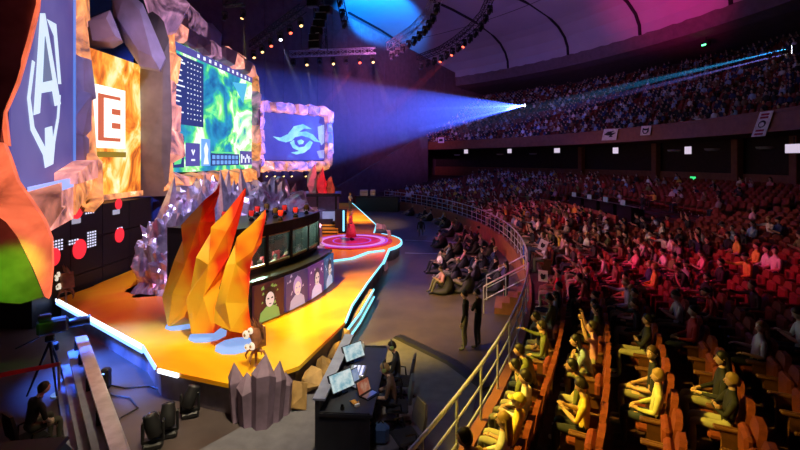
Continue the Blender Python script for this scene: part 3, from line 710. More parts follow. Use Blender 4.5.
# ---- near team screen at the left
fr, L = frame_of((-8.8, 9.9), (-11.75, 15.9), 5.0); Hn = 6.9
fr, L = frame_of((-9.3, 10.5), (-11.75, 15.9), 4.95)
ns = screen_root('team_screen', fr, L, 'near screen at the left showing a big white letter A emblem')
MB().prism(rect(-.1, .0, L + .1, Hn), fr, -.5, -.03).build('cabinet', M['black'], ns)
M['slate_screen'] = emi_noise('slate_screen_picture', [(.3, (.07, .06, .3)), (.7, (.17, .14, .42))], .3, .85)
poly(fr, rect(0, .0, L, Hn), M['slate_screen'], ns, 'display', -.03, .04)
wA = glow('emblem_white', (.72, .86, 1), 1.0); gA = glow('emblem_grey', (.16, .2, .36), .9)
e = lambda pts: [(u * L, v * Hn) for u, v in pts]
def on_fr(fr, px):
    "where the sight lines through pixels meet the panel's plane, as (u, v)"
    O, U, W, N = fr; res = []
    for x, y in px:
        d = V(((x - CX) / F, 1, -(y - CY) / F)); C0 = V((0, 0, H)); q = C0 + d * ((O - C0).dot(N) / d.dot(N)) - O; res.append((q.dot(U), q.dot(W)))
    return res
poly(fr, on_fr(fr, [(31, 60), (26, 98), (29.5, 130), (42, 155), (44, 168), (52, 164), (54, 142), (58, 118), (59.5, 95), (57.5, 95), (56, 117), (51.8, 139), (50.8, 126), (44, 128), (44.3, 148), (33, 127), (29, 98), (33.5, 62)]), wA, ns, 'emblem_shield', .02)
poly(fr, on_fr(fr, [(46, 19), (55, 24), (60, 84), (57.3, 84), (53, 36)]), wA, ns, 'emblem_fin', .02)
poly(fr, on_fr(fr, [(37.8, 13), (42.5, 13), (58.5, 104), (52.5, 106), (50, 91), (38.6, 93), (37.2, 113), (31, 115)]), wA, ns, 'emblem_letter', .05)
poly(fr, on_fr(fr, [(41.3, 36), (48.6, 80), (39.2, 82)]), gA, ns, 'letter_counter', .08)
poly(fr, rect(L - .32, .3, L, Hn), glow('screen_edge_blue', (.12, .25, .8), .9), ns, 'screen_edge', .02)
# frame: stepped ledges at the bottom, far upright with curved stone, top pieces
poly(fr, [(L * .55, .0), (L + .3, .1), (L + .3, .75), (L * .9, .7), (L * .55, .35)], M[LP], ns, 'frame_ledge', .05, .6)
poly(fr, [(-.1, -.25), (L * .62, -.1), (L * .62, .18), (-.1, .1)], glow('ledge_light', (.35, .45, 1), 1.1), ns, 'ledge_light', .35, .1)
poly(fr, [(-.3, -1.2), (L * .6, -1.1), (L * .6, -.1), (-.3, -.25)], M[LP], ns, 'frame_face', .02, .45)
poly(fr, [(L * .62, -1.0), (L + .4, -.2), (L + .4, .2), (L * .62, .05)], M[LW], ns, 'frame_face', .05, .45)
rocks(fr, (L + .45, .3), (L + .45, Hn + .5), 5, .8, .7, [LW, LP, RL], ns, 21, -.4)
rocks(fr, (0, Hn + .4), (L + .3, Hn + .5), 4, 1.0, .7, [LV, LP], ns, 22, -.4)
chunk(fr, (L + .7, -.1), .55, 1.9, .7, random.Random(4), .2, .1).build('frame_rock', M[LW], ns)
# near corner shard: lit flame print on a dark backed shell hanging in front of the screen's near end
M['flame_shard'] = lava_mat('flame_shard_print', (.75, .2, .15), (1, .17, .07), .55, 1.35, (.36, .62))
M['shell_back'] = mat('dark_shell_back', (.22, .12, .15), .8, scale=1.2, var=.5)
def shard(px, Y0, Y1, name, m, parent, thick=.35):
    xs = [a for a, b in px]; a0, a1 = min(xs), max(xs)
    q = [D(x, y, Y0 + (Y1 - Y0) * (x - a0) / (a1 - a0)) for x, y in px]; n = len(q); d = V((-.25, .4, 0)).normalized() * thick
    return MB().add(q + [v + d for v in q], [tuple(range(n)), tuple(range(n, 2 * n))[::-1]] + [(i, (i + 1) % n, n + (i + 1) % n, n + i) for i in range(n)]).build(name, m, parent)
shard([(-30, 130), (2, 140), (9, 158), (17, 182), (27, 196), (38, 212), (44, 222), (51, 240), (52, 268), (49, 299), (45, 297), (33, 268), (17, 236), (6, 222), (-8, 212), (-30, 190)], 8.2, 9.2, 'frame_shard', M['flame_shard'], ns)
shard([(24, 193), (60, 183), (61, 207), (64, 208), (47, 232), (43, 220), (36, 208)], 9.6, 10.6, 'frame_shard', M[LP], ns)
shard([(-30, -60), (42, -60), (37, 6), (28, 42), (16, 82), (3, 112), (0, 142), (-30, 140)], 7.8, 8.4, 'frame_shell', M['shell_back'], ns)
shard([(38, -40), (42, -40), (38.5, 6), (30, 42), (18, 83), (5, 112), (9, 146), (4, 142), (0, 112), (15, 80), (27, 40), (36, 4)], 8.1, 8.35, 'shell_edge', M['flame_shard'], ns, .2)
shard([(-30, 190), (-6, 212), (8, 224), (18, 238), (33, 270), (44, 297), (20, 304), (-30, 300)], 8.9, 9.6, 'shell_back', M['shell_back'], ns)
# ---- burning logo box between the screens
fr, L = frame_of((-12.45, 17.4), (-12.35, 20.9), 4.2); He = 6.0
eb = screen_root('logo_box', fr, L, 'burning orange light box with a white bracketed letter E logo', 'sign')
def fire_mat():
    m, nt, b = new_mat('fire_print'); f = noise_tex(nt, .75, 4, .6, dist=1.6, stretch=(1, 1, .55))
    b.inputs['Base Color'].default_value = (.1, .03, .01, 1)
    nt.links.new(ramp(nt, f, [(.3, (.25, .04, .015)), (.42, (.85, .2, .02)), (.52, (1, .5, .06)), (.6, (1, .82, .3)), (.7, (1, .95, .7))]), b.inputs['Emission Color']); b.inputs['Emission Strength'].default_value = 1.1; return m
MB().prism(rect(0, 0, L, He), fr, -1.2, 0).build('box_body', M['black'], eb)
poly(fr, rect(.02, .05, L, He), fire_mat(), eb, 'fire_panel', .0, .03)
ew = glow('logo_white', (1, .92, .8), 1.5); ed = glow('logo_ember', (.75, .17, .08), .8)
poly(fr, rect(.25, 2.0, 2.35, 4.6), ew, eb, 'logo_bracket', .04); poly(fr, rect(.62, 2.3, 2.0, 4.25), ed, eb, 'logo_field', .06)
poly(fr, [(.95, 2.45), (1.95, 2.45), (1.95, 2.85), (1.4, 2.85), (1.4, 3.1), (1.95, 3.1), (1.95, 3.45), (1.4, 3.45), (1.4, 3.7), (1.95, 3.7), (1.95, 4.1), (.95, 4.1)], ew, eb, 'logo_letter', .08)
poly(fr, rect(.05, 1.62, 2.4, 1.85), glow('logo_underline', (.45, .3, .03), .6), eb, 'logo_underline', .04)
MB().prism([(-.05, -.18), (L + .05, -.18), (L + .05, .05), (-.05, .05)], fr, -1.2, .12).build('box_rim', M[LW], eb)
# grey rock masses between logo box and main screen, and above
def rockmass(px, Y, label, m, dep=1.2, seed=1, name='stage_rock'):
    r = random.Random(seed); q = [D(x, y, Y + r.uniform(-.25, .25)) for x, y in px]; c = sum(q, V((0, 0, 0))) / len(q)
    ins = [c + (v - c) * r.uniform(.55, .8) + V((.25, -.6, 0)) * dep * .5 for v in q]
    bk = [v + V((-.3, .6, 0)) * dep for v in q]
    p = MB().hull([v - c for v in q + ins + bk]); o = p.build(name, M[m]); o.location = c
    return tag(o, label, 'rock', 'rock set pieces around the screens')
rockmass([(134, 20), (160, 8), (169, 40), (172, 120), (168, 196), (132, 197), (136, 120), (139, 70)], 21.2, 'tall grey rock slab between the burning logo box and the main screen', 'rock_grey', 1.0, 2)
rockmass([(112, -4), (124, -12), (143, 4), (142, 22), (166, 58), (160, 70), (140, 66), (124, 42), (113, 16)], 19.6, 'purple-lit rock overhanging the upper corner of the burning logo box', 'rock_purple_lit', .8, 3)
rockmass([(86, 20), (110, 10), (122, 40), (112, 46), (90, 46)], 18.4, 'small purple-lit rock on top of the burning logo box', 'rock_purple_lit', .7, 5)
rockmass([(140, -12), (172, -14), (190, 4), (176, 30), (166, 34), (150, 18)], 21.6, 'lilac rock at the top left corner of the main screen', 'lava_violet', .8, 6)
rockmass([(44, -16), (84, -18), (86, 24), (74, 18), (62, 8)], 16.6, 'pinkish rock above the near screen', 'lava_pink', .7, 7)
rockmass([(79, 30), (88, 44), (92, 110), (97, 176), (88, 196), (80, 150), (78, 80)], 17.1, 'narrow glowing rock between the near screen and the burning logo box', 'lava_warm', .5, 8)
rockmass([(160, 178), (172, 172), (184, 184), (176, 193), (163, 192)], 21.6, 'small ochre rock at the lower left corner of the main screen', 'lava_warm', .6, 9)
rockmass([(236, 172), (250, 168), (258, 180), (250, 187), (240, 184)], 31, 'small ochre rock at the lower right corner of the main screen', 'lava_warm', .6, 10)
rockmass([(89, 197), (76, 203), (83, 213), (90, 200)], 16.6, 'small pointed stone hanging below the near screen corner', 'rock_warm', .3, 12)
# ------------------------------------------------------------------ equipment wall under the screens
rk = thing('equipment_wall', V((-12.9, 14.5, 0)), 'black wall of speaker cabinets with red round lights under the screens', 'speaker wall')
fr, L = frame_of((-12.4, 14.8), (-12.2, 21.6), 0.0)
for i in range(4):
    for j in range(3):
        MB().prism(rect(i * 1.7 + .02, j * 1.3 + .02, i * 1.7 + 1.68, j * 1.3 + 1.28), fr, -1.1, 0).build('cabinet', M['black'], rk)
for (x, y, rr_, j) in ((76, 210, .3, 0), (79, 249, .33, 1), (119, 235, .28, 2), (118, 204, .2, 3), (53, 257, .28, 4)):
    s_ = (x - CX) / F; O, U = fr[0], fr[1]; t = (s_ * O.y - O.x) / (U.x - s_ * U.y); q = O + U * t; z = H - (y - CY) / F * q.y
    MB().prism([(t + rr_ * math.cos(a * PI / 10), z + rr_ * 1.15 * math.sin(a * PI / 10)) for a in range(20)], fr, .005, .05).build('round_light', M['red_disc'], rk)
for (x, y, nx, ny) in ((90, 206, 4, 6), (92, 239, 4, 6), (55, 243, 5, 4), (121, 229, 3, 4), (74, 236, 4, 2)):
    s_ = (x - CX) / F; O, U = fr[0], fr[1]; t = (s_ * O.y - O.x) / (U.x - s_ * U.y); q = O + U * t; z = H - (y - CY) / F * q.y; p = MB()
    for a in range(nx):
        for b in range(ny): p.prism(rect(t + a * .13 - .26, z + b * .11 - .3, t + a * .13 - .2, z + b * .11 - .24), fr, .005, .03)
    p.build('led_grid', M['dot_led'], rk)
for (x, y) in ((76, 221), (116, 212)):
    s_ = (x - CX) / F; O, U = fr[0], fr[1]; t = (s_ * O.y - O.x) / (U.x - s_ * U.y); q = O + U * t; z = H - (y - CY) / F * q.y
    poly(fr, rect(t - .22, z - .1, t + .22, z + .1), glow('rack_label', (.5, .5, .65), .7), rk, 'rack_label', .005)
# ================================================================== PEOPLE
def skin_body(chains, subdiv=1):
    "chains: list of ([(pos, r) ...], [edges]) grown as skinned surfaces into one mesh"
    outm = []
    for vs, es in chains:
        me = bpy.data.meshes.new('t'); me.from_pydata([v[0] for v in vs], es, []); o = bpy.data.objects.new('t', me); COL.objects.link(o)
        md = o.modifiers.new('s', 'SKIN'); md.use_smooth_shade = True; md.branch_smoothing = .6
        for sv, v in zip(me.skin_vertices[0].data, vs):
            r = v[1]; sv.radius = r if isinstance(r, tuple) else (r, r)
        me.skin_vertices[0].data[0].use_root = True
        if subdiv: sb = o.modifiers.new('b', 'SUBSURF'); sb.levels = subdiv; sb.render_levels = subdiv
        dg = bpy.context.evaluated_depsgraph_get(); ev = o.evaluated_get(dg); m2 = ev.to_mesh()
        outm.append(([v.co[:] for v in m2.vertices], [tuple(p.vertices) for p in m2.polygons])); ev.to_mesh_clear()
        bpy.data.objects.remove(o); bpy.data.meshes.remove(me)
    return outm
def head_geo(mb, Mx):
    "skull, face, ears and features about the head centre, facing +y"
    vs, fs = [], []; nu, nv = 16, 12
    def shape(th, ph):
        x, y, z = math.sin(th) * math.cos(ph), math.sin(th) * math.sin(ph), math.cos(th)
        w = .076 * (1 - .28 * max(0, -z) ** 1.3); d = .096
        q = V((x * w, y * d + (.012 if z < 0 and y > 0 else 0) * -z, z * .118))
        if y > 0 and -.75 < z < .35: q.y -= .012 * (1 - abs(x)) * (1 if .02 < z < .25 else 0) * (abs(x) > .2)
        if y < 0 and z < -.4: q.y *= .75
        return q
    base = len(mb.v); pts = [shape(0, 0)]
    for i in range(1, nv):
        for k in range(nu): pts.append(shape(PI * i / nv, 2 * PI * k / nu))
    pts.append(shape(PI, 0)); l = len(pts) - 1
    for k in range(nu): fs.append((0, 1 + k, 1 + (k + 1) % nu))
    for i in range(nv - 2):
        for k in range(nu):
            a, b = 1 + i * nu + k, 1 + i * nu + (k + 1) % nu; fs.append((a, a + nu, b + nu, b))
    for k in range(nu): fs.append((l, l - nu + (k + 1) % nu, l - nu + k))
    mb.add([Mx @ p for p in pts], fs, 1)
    t = MB()
    t.hull([V(q) for q in ((-.017, .09, -.03), (.017, .09, -.03), (0, .122, -.03), (0, .112, -.038), (-.008, .086, .028), (.008, .086, .028), (0, .092, .02))], 1)
    for s in (-1, 1):
        t.ball((s * .03, .083, .022), (.013, .008, .008), 8, 5, 4); t.ball((s * .03, .0895, .022), (.006, .004, .006), 6, 4, 5)
        t.box((s * .031, .089, .043), (.03, .006, .006), 0, 5); t.ball((s * .076, -.005, .0), (.01, .02, .032), 8, 5, 1)
    t.ball((0, .094, -.058), (.024, .009, .008), 8, 5, 6)
    o = len(mb.v); mb.v += [tuple(Mx @ V(v)) for v in t.v]; mb.f += [tuple(i + o for i in f) for f in t.f]; mb.m += t.m
HAIR = {}
def hair_mesh(kind):
    vs, fs = [], []; nu, nv = 18, 10; p = MB()
    def cap(lim_f, lim_b, k=1.0):
        vs, fs = [V((0, 0, .133))], []
        for i in range(1, nv + 1):
            for j in range(nu):
                ph = 2 * PI * j / nu; fr_ = (1 + math.sin(ph)) / 2; tm = lim_b + (lim_f - lim_b) * fr_ ** 1.5
                th = tm * i / nv; x, y, z = math.sin(th) * math.cos(ph), math.sin(th) * math.sin(ph), math.cos(th)
                w = 1 + .05 * math.sin(ph * 5 + i) * (i > 2); vs.append(V((x * .087 * w * k, y * .107 * w * k - .004, z * .133)))
        inner = [v * .9 for v in vs[-nu:]]
        for j in range(nu): fs.append((0, 1 + j, 1 + (j + 1) % nu))
        for i in range(nv - 1):
            for j in range(nu): a, b = 1 + i * nu + j, 1 + i * nu + (j + 1) % nu; fs.append((a, a + nu, b + nu, b))
        o = len(vs); vs += inner
        for j in range(nu): a, b = 1 + (nv - 1) * nu + j, 1 + (nv - 1) * nu + (j + 1) % nu; fs.append((a, o + j, o + (j + 1) % nu, b))
        p.add(vs, fs)
    if kind == 'short': cap(1.0, 2.0)
    elif kind == 'long':
        cap(1.0, 2.1); q = []
        for z, w, d, y in ((.06, .09, .06, -.05), (-.06, .1, .05, -.07), (-.18, .105, .045, -.085), (-.3, .07, .03, -.085)):
            q += [V((w * math.cos(a * PI / 5), y + d * math.sin(a * PI / 5), z)) for a in range(10)]
        p.add(q, [(i * 10 + j, i * 10 + (j + 1) % 10, i * 10 + 10 + (j + 1) % 10, i * 10 + 10 + j) for i in range(3) for j in range(10)] + [tuple(range(30, 40))])
    elif kind == 'bun': cap(.95, 1.9); p.ball((0, -.1, .09), .045)
    elif kind == 'cap':
        cap(1.25, 1.5, 1.03); p.slab([(-.07, .08), (.07, .08), (.06, .16), (0, .18), (-.06, .16)], .045, .057)
    return p.mesh('hair_' + kind, M['hair'], True)
for k in ('short', 'long', 'bun', 'cap'): HAIR[k] = hair_mesh(k)
BODY = {}
def make_body(name, J, head, sleeve='short', hips_r=.1):
    "J: joints dict (pelvis, spine, chest, neck, shoulder/elbow/wrist/hand L/R, hip/knee/ankle/toe L/R); head=(pos,yaw,tilt)"
    vs = [(J['pelvis'], (.155, .115)), (J['spine'], (.145, .105)), (J['chest'], (.17, .115)), (J['neck'], (.075, .07)), (head[0] + V((0, 0, -.07)), .055)]
    es = [(0, 1), (1, 2), (2, 3), (3, 4)]; segs = [(J['pelvis'], J['spine'], 0), (J['spine'], J['chest'], 0), (J['chest'], J['neck'], 0), (J['neck'] + V((0, 0, .06)), head[0] - V((0, 0, .05)), 1)]
    ch = []
    for s in ('L', 'R'):
        b = len(vs); sh, el, wr, ha = (J[k + s] for k in ('shoulder', 'elbow', 'wrist', 'hand'))
        vs += [(sh, .068), (sh.lerp(el, .5), .055), (el, .045), (el.lerp(wr, .5), .042), (wr, (.026, .03)), (ha, (.034, .02))]
        es += [(2, b)] + [(b + i, b + i + 1) for i in range(5)]
        segs += [(J['chest'], sh, 0), (sh, el, 0), (el, wr, 1 if sleeve == 'short' else 0), (wr.lerp(ha, .2), ha + (ha - wr) * .9, 1)]
        # fingers and thumb, rooted in the palm
        f = (ha - wr).normalized(); side = f.cross(V((0, 0, 1))); side = side.normalized() if side.length > .1 else V((1, 0, 0)); dn = f.cross(side).normalized()
        if dn.z > 0: dn = -dn
        for i, (o_, ln_) in enumerate(((-.026, .07), (-.009, .08), (.009, .075), (.026, .058))):
            r = ha + side * o_
            ch.append(([(r, .009), (r + f * ln_ * .55 + dn * .006, .0085), (r + f * ln_ * .85 + dn * .024, .0075), (r + f * ln_ * 1.05 + dn * .045, .006)], [(0, 1), (1, 2), (2, 3)]))
        tw = side * (-1 if s == 'L' else 1) * (1 if side.x > 0 else -1); r = wr.lerp(ha, .55)
        ch.append(([(r, .011), (r + tw * .035 + f * .02, .01), (r + tw * .045 + f * .05 + dn * .015, .008)], [(0, 1), (1, 2)]))
        b = len(vs); hp, kn, an, to = (J[k + s] for k in ('hip', 'knee', 'ankle', 'toe'))
        vs += [(hp, hips_r), (hp.lerp(kn, .5), .082), (kn, .062), (kn.lerp(an, .4), .058), (an, .042), (an.lerp(to, .35) - V((0, 0, .03)), (.045, .04)), (to, (.042, .028))]
        es += [(0, b)] + [(b + i, b + i + 1) for i in range(6)]
        segs += [(J['pelvis'], hp, 2), (hp, kn, 2), (kn, an, 2), (an.lerp(to, .25) - V((0, 0, .02)), to, 3)]
    parts = skin_body([(vs, es)] + ch)
    mb = MB(); sg = [(a, b - a, max((b - a).length_squared, 1e-9), m) for a, b, m in segs]
    for v_, f_ in parts:
        ms_ = []
        for f in f_:
            c = V((0, 0, 0))
            for i in f: c += V(v_[i])
            c /= len(f); best = (9e9, 0)
            for a, d, l2, m in sg:
                t = min(1, max(0, (c - a).dot(d) / l2)); q = (c - a - d * t).length_squared
                if q < best[0]: best = (q, m)
            ms_.append(best[1])
        o = len(mb.v); mb.v += v_; mb.f += [tuple(i + o for i in f) for f in f_]; mb.m += ms_
    Mx = Matrix.Translation(head[0]) @ Matrix.Rotation(head[1], 4, 'Z') @ Matrix.Rotation(head[2], 4, 'X')
    head_geo(mb, Mx)
    BODY[name] = (mb.mesh('body_' + name, [M[k] for k in ('shirt', 'skin', 'pants', 'shoe', 'eye', 'iris', 'lip')], True), Mx)
def joints(lean=0.0, sit=.47, arms='lap', legs='sit', spread=.1, rec=0.0):
    up = Matrix.Rotation(-lean, 3, 'X'); pel = V((0, 0, sit + .09 if legs != 'stand' else .95)); J = {'pelvis': pel}
    T = lambda x, y, z: pel + up @ V((x, y, z))
    J['spine'] = T(0, -.01, .2); J['chest'] = T(0, -.015, .4); J['neck'] = T(0, 0, .53); hd = T(0, .025, .7)
    for s, k in ((-1, 'L'), (1, 'R')):
        J['shoulder' + k] = T(s * .19, -.02, .46)
        if arms == 'lap': e, w, h = T(s * .25, .02, .17), T(s * .12, .24, .1), T(s * .06, .31, .09)
        elif arms == 'knees': e, w, h = T(s * .26, .12, .2), T(s * .15, .34, .08), T(s * .14, .42, .04)
        elif arms == 'chin': e, w, h = T(s * .2, .22, .2), T(s * .07, .2, .44), T(s * .05, .16, .5)
        elif arms == 'phone': e, w, h = T(s * .22, .1, .2), T(s * .08, .3, .3), T(s * .045, .34, .35)
        elif arms == 'crossed': e, w, h = T(s * .25, .08, .22), T(-s * .02, .2, .25 + s * .02), T(-s * .1, .19, .27 + s * .02)
        elif arms == 'rests': e, w, h = T(s * .29, -.02, .18), T(s * .29, .24, .17), T(s * .28, .32, .16)
        elif arms == 'raised': e, w, h = T(s * .3, .12, .55), T(s * .22, .2, .8), T(s * .2, .22, .9)
        elif arms == 'down': e, w, h = T(s * .25, -.03, .17), T(s * .25, .05, -.08), T(s * .24, .07, -.17)
        elif arms == 'type': e, w, h = T(s * .24, .12, .2), T(s * .13, .38, .22), T(s * .11, .46, .21)
        elif arms == 'point': e, w, h = (T(s * .3, .2, .4), T(s * .3, .44, .48), T(s * .3, .53, .5)) if s > 0 else (T(s * .25, .02, .17), T(s * .12, .24, .1), T(s * .06, .31, .09))
        J['elbow' + k], J['wrist' + k], J['hand' + k] = e, w, h
        if legs == 'sit': J['hip' + k] = pel + V((s * .1, .02, -.02)); J['knee' + k] = pel + V((s * (spread + .02), .46, .01)); J['ankle' + k] = V((s * (spread + .02), pel.y + .44, .09)); J['toe' + k] = V((s * (spread + .04), pel.y + .62, .035))
        elif legs == 'out': J['hip' + k] = pel + V((s * .1, .02, -.03)); J['knee' + k] = pel + V((s * (spread + .03), .44, .1)); J['ankle' + k] = V((s * (spread + .04), pel.y + .8, .1)); J['toe' + k] = V((s * (spread + .09), pel.y + .9, .22))
        elif legs == 'bent': J['hip' + k] = pel + V((s * .1, .02, -.03)); J['knee' + k] = pel + V((s * (spread + .05), .38, .24)); J['ankle' + k] = V((s * (spread + .03), pel.y + .55, .1)); J['toe' + k] = V((s * (spread + .05), pel.y + .73, .035))
        elif legs == 'stand': J['hip' + k] = pel + V((s * .095, 0, -.04)); J['knee' + k] = V((s * .11, .03, .5)); J['ankle' + k] = V((s * .12, -.01, .09)); J['toe' + k] = V((s * .15, .16, .035))
        elif legs == 'walk': J['hip' + k] = pel + V((s * .095, 0, -.04)); J['knee' + k] = V((s * .1, .16 if s > 0 else -.02, .52)); J['ankle' + k] = V((s * .1, .26 if s > 0 else -.3, .1 if s > 0 else .16)); J['toe' + k] = V((s * .12, .43 if s > 0 else -.16, .05))
    return J, hd
def body(name, lean, arms, legs='sit', yaw=0, tilt=0, sleeve='short', sit=.47, spread=.1):
    J, hd = joints(lean, sit, arms, legs, spread); make_body(name, J, (hd, yaw, tilt), sleeve)
body('sit_lap', -.12, 'lap', sleeve='long'); body('sit_forward', .35, 'knees', tilt=.1, spread=.16); body('sit_chin', .42, 'chin', yaw=.2)
body('sit_phone', .05, 'phone', tilt=-.4); body('sit_crossed', -.15, 'crossed', yaw=-.25, sleeve='long'); body('sit_rests', -.2, 'rests', yaw=.3)
body('sit_raised', .0, 'raised', tilt=.15); body('sit_turned', -.05, 'lap', yaw=.9); body('sit_point', .05, 'point', sleeve='long')
body('bag_out', -.45, 'lap', 'out', tilt=-.2, sit=.24, sleeve='long'); body('bag_bent', -.3, 'rests', 'bent', yaw=.3, sit=.22); body('bag_hug', .1, 'phone', 'bent', sit=.22, tilt=-.25)
body('stand', .0, 'down', 'stand', sleeve='long'); body('stand_crossed', .02, 'crossed', 'stand', yaw=.4); body('walk', .06, 'down', 'walk', sleeve='long'); body('stand_phone', .05, 'phone', 'stand', tilt=-.3)
body('type', .3, 'type', tilt=-.3, sleeve='short'); body('type_long', .22, 'type', tilt=-.15, yaw=.1, sleeve='long')
SIT = ['sit_lap', 'sit_forward', 'sit_chin', 'sit_phone', 'sit_crossed', 'sit_rests', 'sit_turned', 'sit_lap', 'sit_forward', 'sit_rests', 'sit_point', 'sit_raised']
SHIRTS = [('white', (.75, .72, .7)), ('black', (.02, .02, .022)), ('grey', (.25, .25, .26)), ('red', (.5, .04, .04)), ('navy', (.03, .04, .12)), ('pale blue', (.35, .48, .65)), ('yellow', (.75, .55, .08)), ('olive', (.18, .2, .07)), ('pink', (.75, .35, .42)), ('brown', (.2, .11, .06))]
SH = dict(SHIRTS)
HCOL = [('black', (.012, .01, .009)), ('brown', (.07, .035, .016)), ('fair', (.42, .25, .09)), ('dark', (.025, .016, .012))]
HC = dict(HCOL)
NP = [0]
def person(kind, loc, rz, shirt, hair, hcol, label, group=None, scale=1.0):
    me, Mx = BODY[kind]; o = bpy.data.objects.new('person', me); COL.objects.link(o); o.location = loc; o.rotation_euler = (0, 0, rz); o.scale = (scale,) * 3
    o.color = (*(SH[shirt] if isinstance(shirt, str) else shirt), 1); tag(o, label, 'person', group); NP[0] += 1
    h = bpy.data.objects.new('hair' if hair != 'cap' else 'cap', HAIR[hair]); COL.objects.link(h); h.parent = o; h.matrix_parent_inverse = Mx; h.color = (*(HC[hcol] if isinstance(hcol, str) else hcol), 1)
    return o, Mx
def face_rz(frm, to):
    "z rotation that turns +y from frm to to"
    d = V(to) - V(frm); return math.atan2(-d.x, d.y)
# ================================================================== SEATS AND AUDIENCE
rs = random.Random(77)
PITCH = .62
AISLES = [math.radians(a) for a in (-4.0, 12.5, 27)]
FOH = (49.0, 53.6, math.radians(-2.5), math.radians(10.4))
slots = []
for k in range(1, NROW + 1):
    R = row_R(k); n0, n1 = math.radians(-40), math.radians(38); n = int((n1 - n0) * R / PITCH); ix = 0
    for i in range(n):
        t = n0 + (i + (k % 2) * .5) * PITCH / R
        if any(abs(t - a) * R < .75 for a in AISLES): continue
        if FOH[0] - .6 < R < FOH[1] + .6 and FOH[2] - .01 < t < FOH[3] + .01: continue
        if k == 1 and math.radians(-17.2) < t < math.radians(-12.6): continue
        q = pol(R, t, row_z(k)); hx, hy = proj(q + V((0, 0, 1.2))); sx, sy = proj(q + V((0, 0, .7)))
        if q.y < .5 or not (-12 < sx < 815 and -12 < hy < 462): continue
        if (q - wl(.2)).xy.dot(wn.xy) < .8 : continue
        ix += 1; slots.append(dict(k=k, i=ix, t=t, p=q, h=(hx, hy), d=(q - cam.location).length))
slots.sort(key=lambda s: s['d'])
# ---- one seat with its parts, then copies
seat = thing('theatre_seat', (0, 0, 0), 'x', 'seat', 'red theatre seats of the stalls')
b_ = MB(); sec = []
for z, y, w in ((.42, -.2, .23), (.6, -.235, .25), (.85, -.275, .245), (.95, -.295, .2), (.99, -.305, .12)):
    sec += [V((-w, y, z)), V((w, y, z)), V((w * .9, y + .085, z)), V((-w * .9, y + .085, z))]
b_.add(sec, [(i * 4 + j, i * 4 + (j + 1) % 4, i * 4 + 4 + (j + 1) % 4, i * 4 + 4 + j) for i in range(4) for j in range(4)] + [(0, 3, 2, 1), (16, 17, 18, 19)])
child(b_, 'backrest', M['seat'], seat)
child(MB().rbox((0, .05, .42), (.48, .46, .12), .04), 'seat_cushion', M['seat'], seat)
for s in (-1, 1): child(MB().rbox((s * .28, .02, .62), (.055, .42, .05), .015).box((s * .28, -.02, .32), (.035, .3, .6)), 'armrest', M['seat_wood'], seat)
child(MB().box((0, -.03, .19), (.3, .2, .36)), 'pedestal', M['black_metal'], seat)
near = slots[:300]; first = True
for s in near:
    o = seat if first else copy_tree(seat); first = False
    o.location = s['p']; o.rotation_euler = (0, 0, face_rz(s['p'], (CEN.x, CEN.y, s['p'].z)))
    s['seat'] = o; o['label'] = 'red theatre seat, %s row from curved railing, %s along from its near end' % (ordn(s['k']), ordn(s['i']))
# ---- the other seats as one mass
def stack(tmpl, mats_of, placements, name, mats):
    "tmpl: MB; placements: (loc, rz, scale, material offset)"
    tv = np.array(tmpl.v); nv = len(tv); loops = np.array([i for f in tmpl.f for i in f]); lt = np.array([len(f) for f in tmpl.f]); tm = np.array(tmpl.m)
    vs, ls, lts, mi = [], [], [], []
    for n, (loc, rz, sc, mo) in enumerate(placements):
        c, s = math.cos(rz), math.sin(rz); R = np.array([[c, -s, 0], [s, c, 0], [0, 0, 1]]) * sc
        vs.append(tv @ R.T + np.array(loc)); ls.append(loops + n * nv); lts.append(lt); mi.append(mats_of(tm, mo))
    me = bpy.data.meshes.new(name); v = np.concatenate(vs); l = np.concatenate(ls); t = np.concatenate(lts)
    me.vertices.add(len(v)); me.vertices.foreach_set('co', v.ravel()); me.loops.add(len(l)); me.loops.foreach_set('vertex_index', l)
    me.polygons.add(len(t)); me.polygons.foreach_set('loop_start', np.concatenate(([0], np.cumsum(t)[:-1]))); me.polygons.foreach_set('loop_total', t)
    for m in mats: me.materials.append(m)
    me.polygons.foreach_set('material_index', np.concatenate(mi)); me.update(calc_edges=True); me.validate()
    o = bpy.data.objects.new(name, me); COL.objects.link(o); return o
st_ = MB(); st_.add(sec, b_.f, 0); st_.box((0, .05, .42), (.48, .46, .12), 0, 0); st_.box((-.28, .02, .4), (.05, .4, .5), 0, 1)
pl = [(tuple(s['p']), face_rz(s['p'], (CEN.x, CEN.y, s['p'].z)), 1, 0) for s in slots[300:]]
# balcony slots
bal = []
r = RB + .85; kk = 0
while r < 77.5:
    kk += 1; t = TB0
    while t < math.radians(50):
        t += .6 / r; q = pol(r, t, bz(r - .45)); hx, hy = proj(q + V((0, 0, 1.2)))
        if not (395 < hx < 812): continue
        if (q - wl(.2)).xy.dot(wn.xy) < .8 or any(abs(t - a) * r < .6 for a in (math.radians(9), math.radians(22), math.radians(33))): continue
        bal.append((q, t, hx, hy))
    r += .9
pl += [(tuple(q), face_rz(q, (CEN.x, CEN.y, q.z)), 1, 0) for q, t, hx, hy in bal]
o = stack(st_, lambda tm, mo: tm, pl, 'seating', [M['seat'], M['seat_wood']]); tag(o, 'rows of red seats farther back in the stalls and on the balcony', 'seating', kind='stuff')
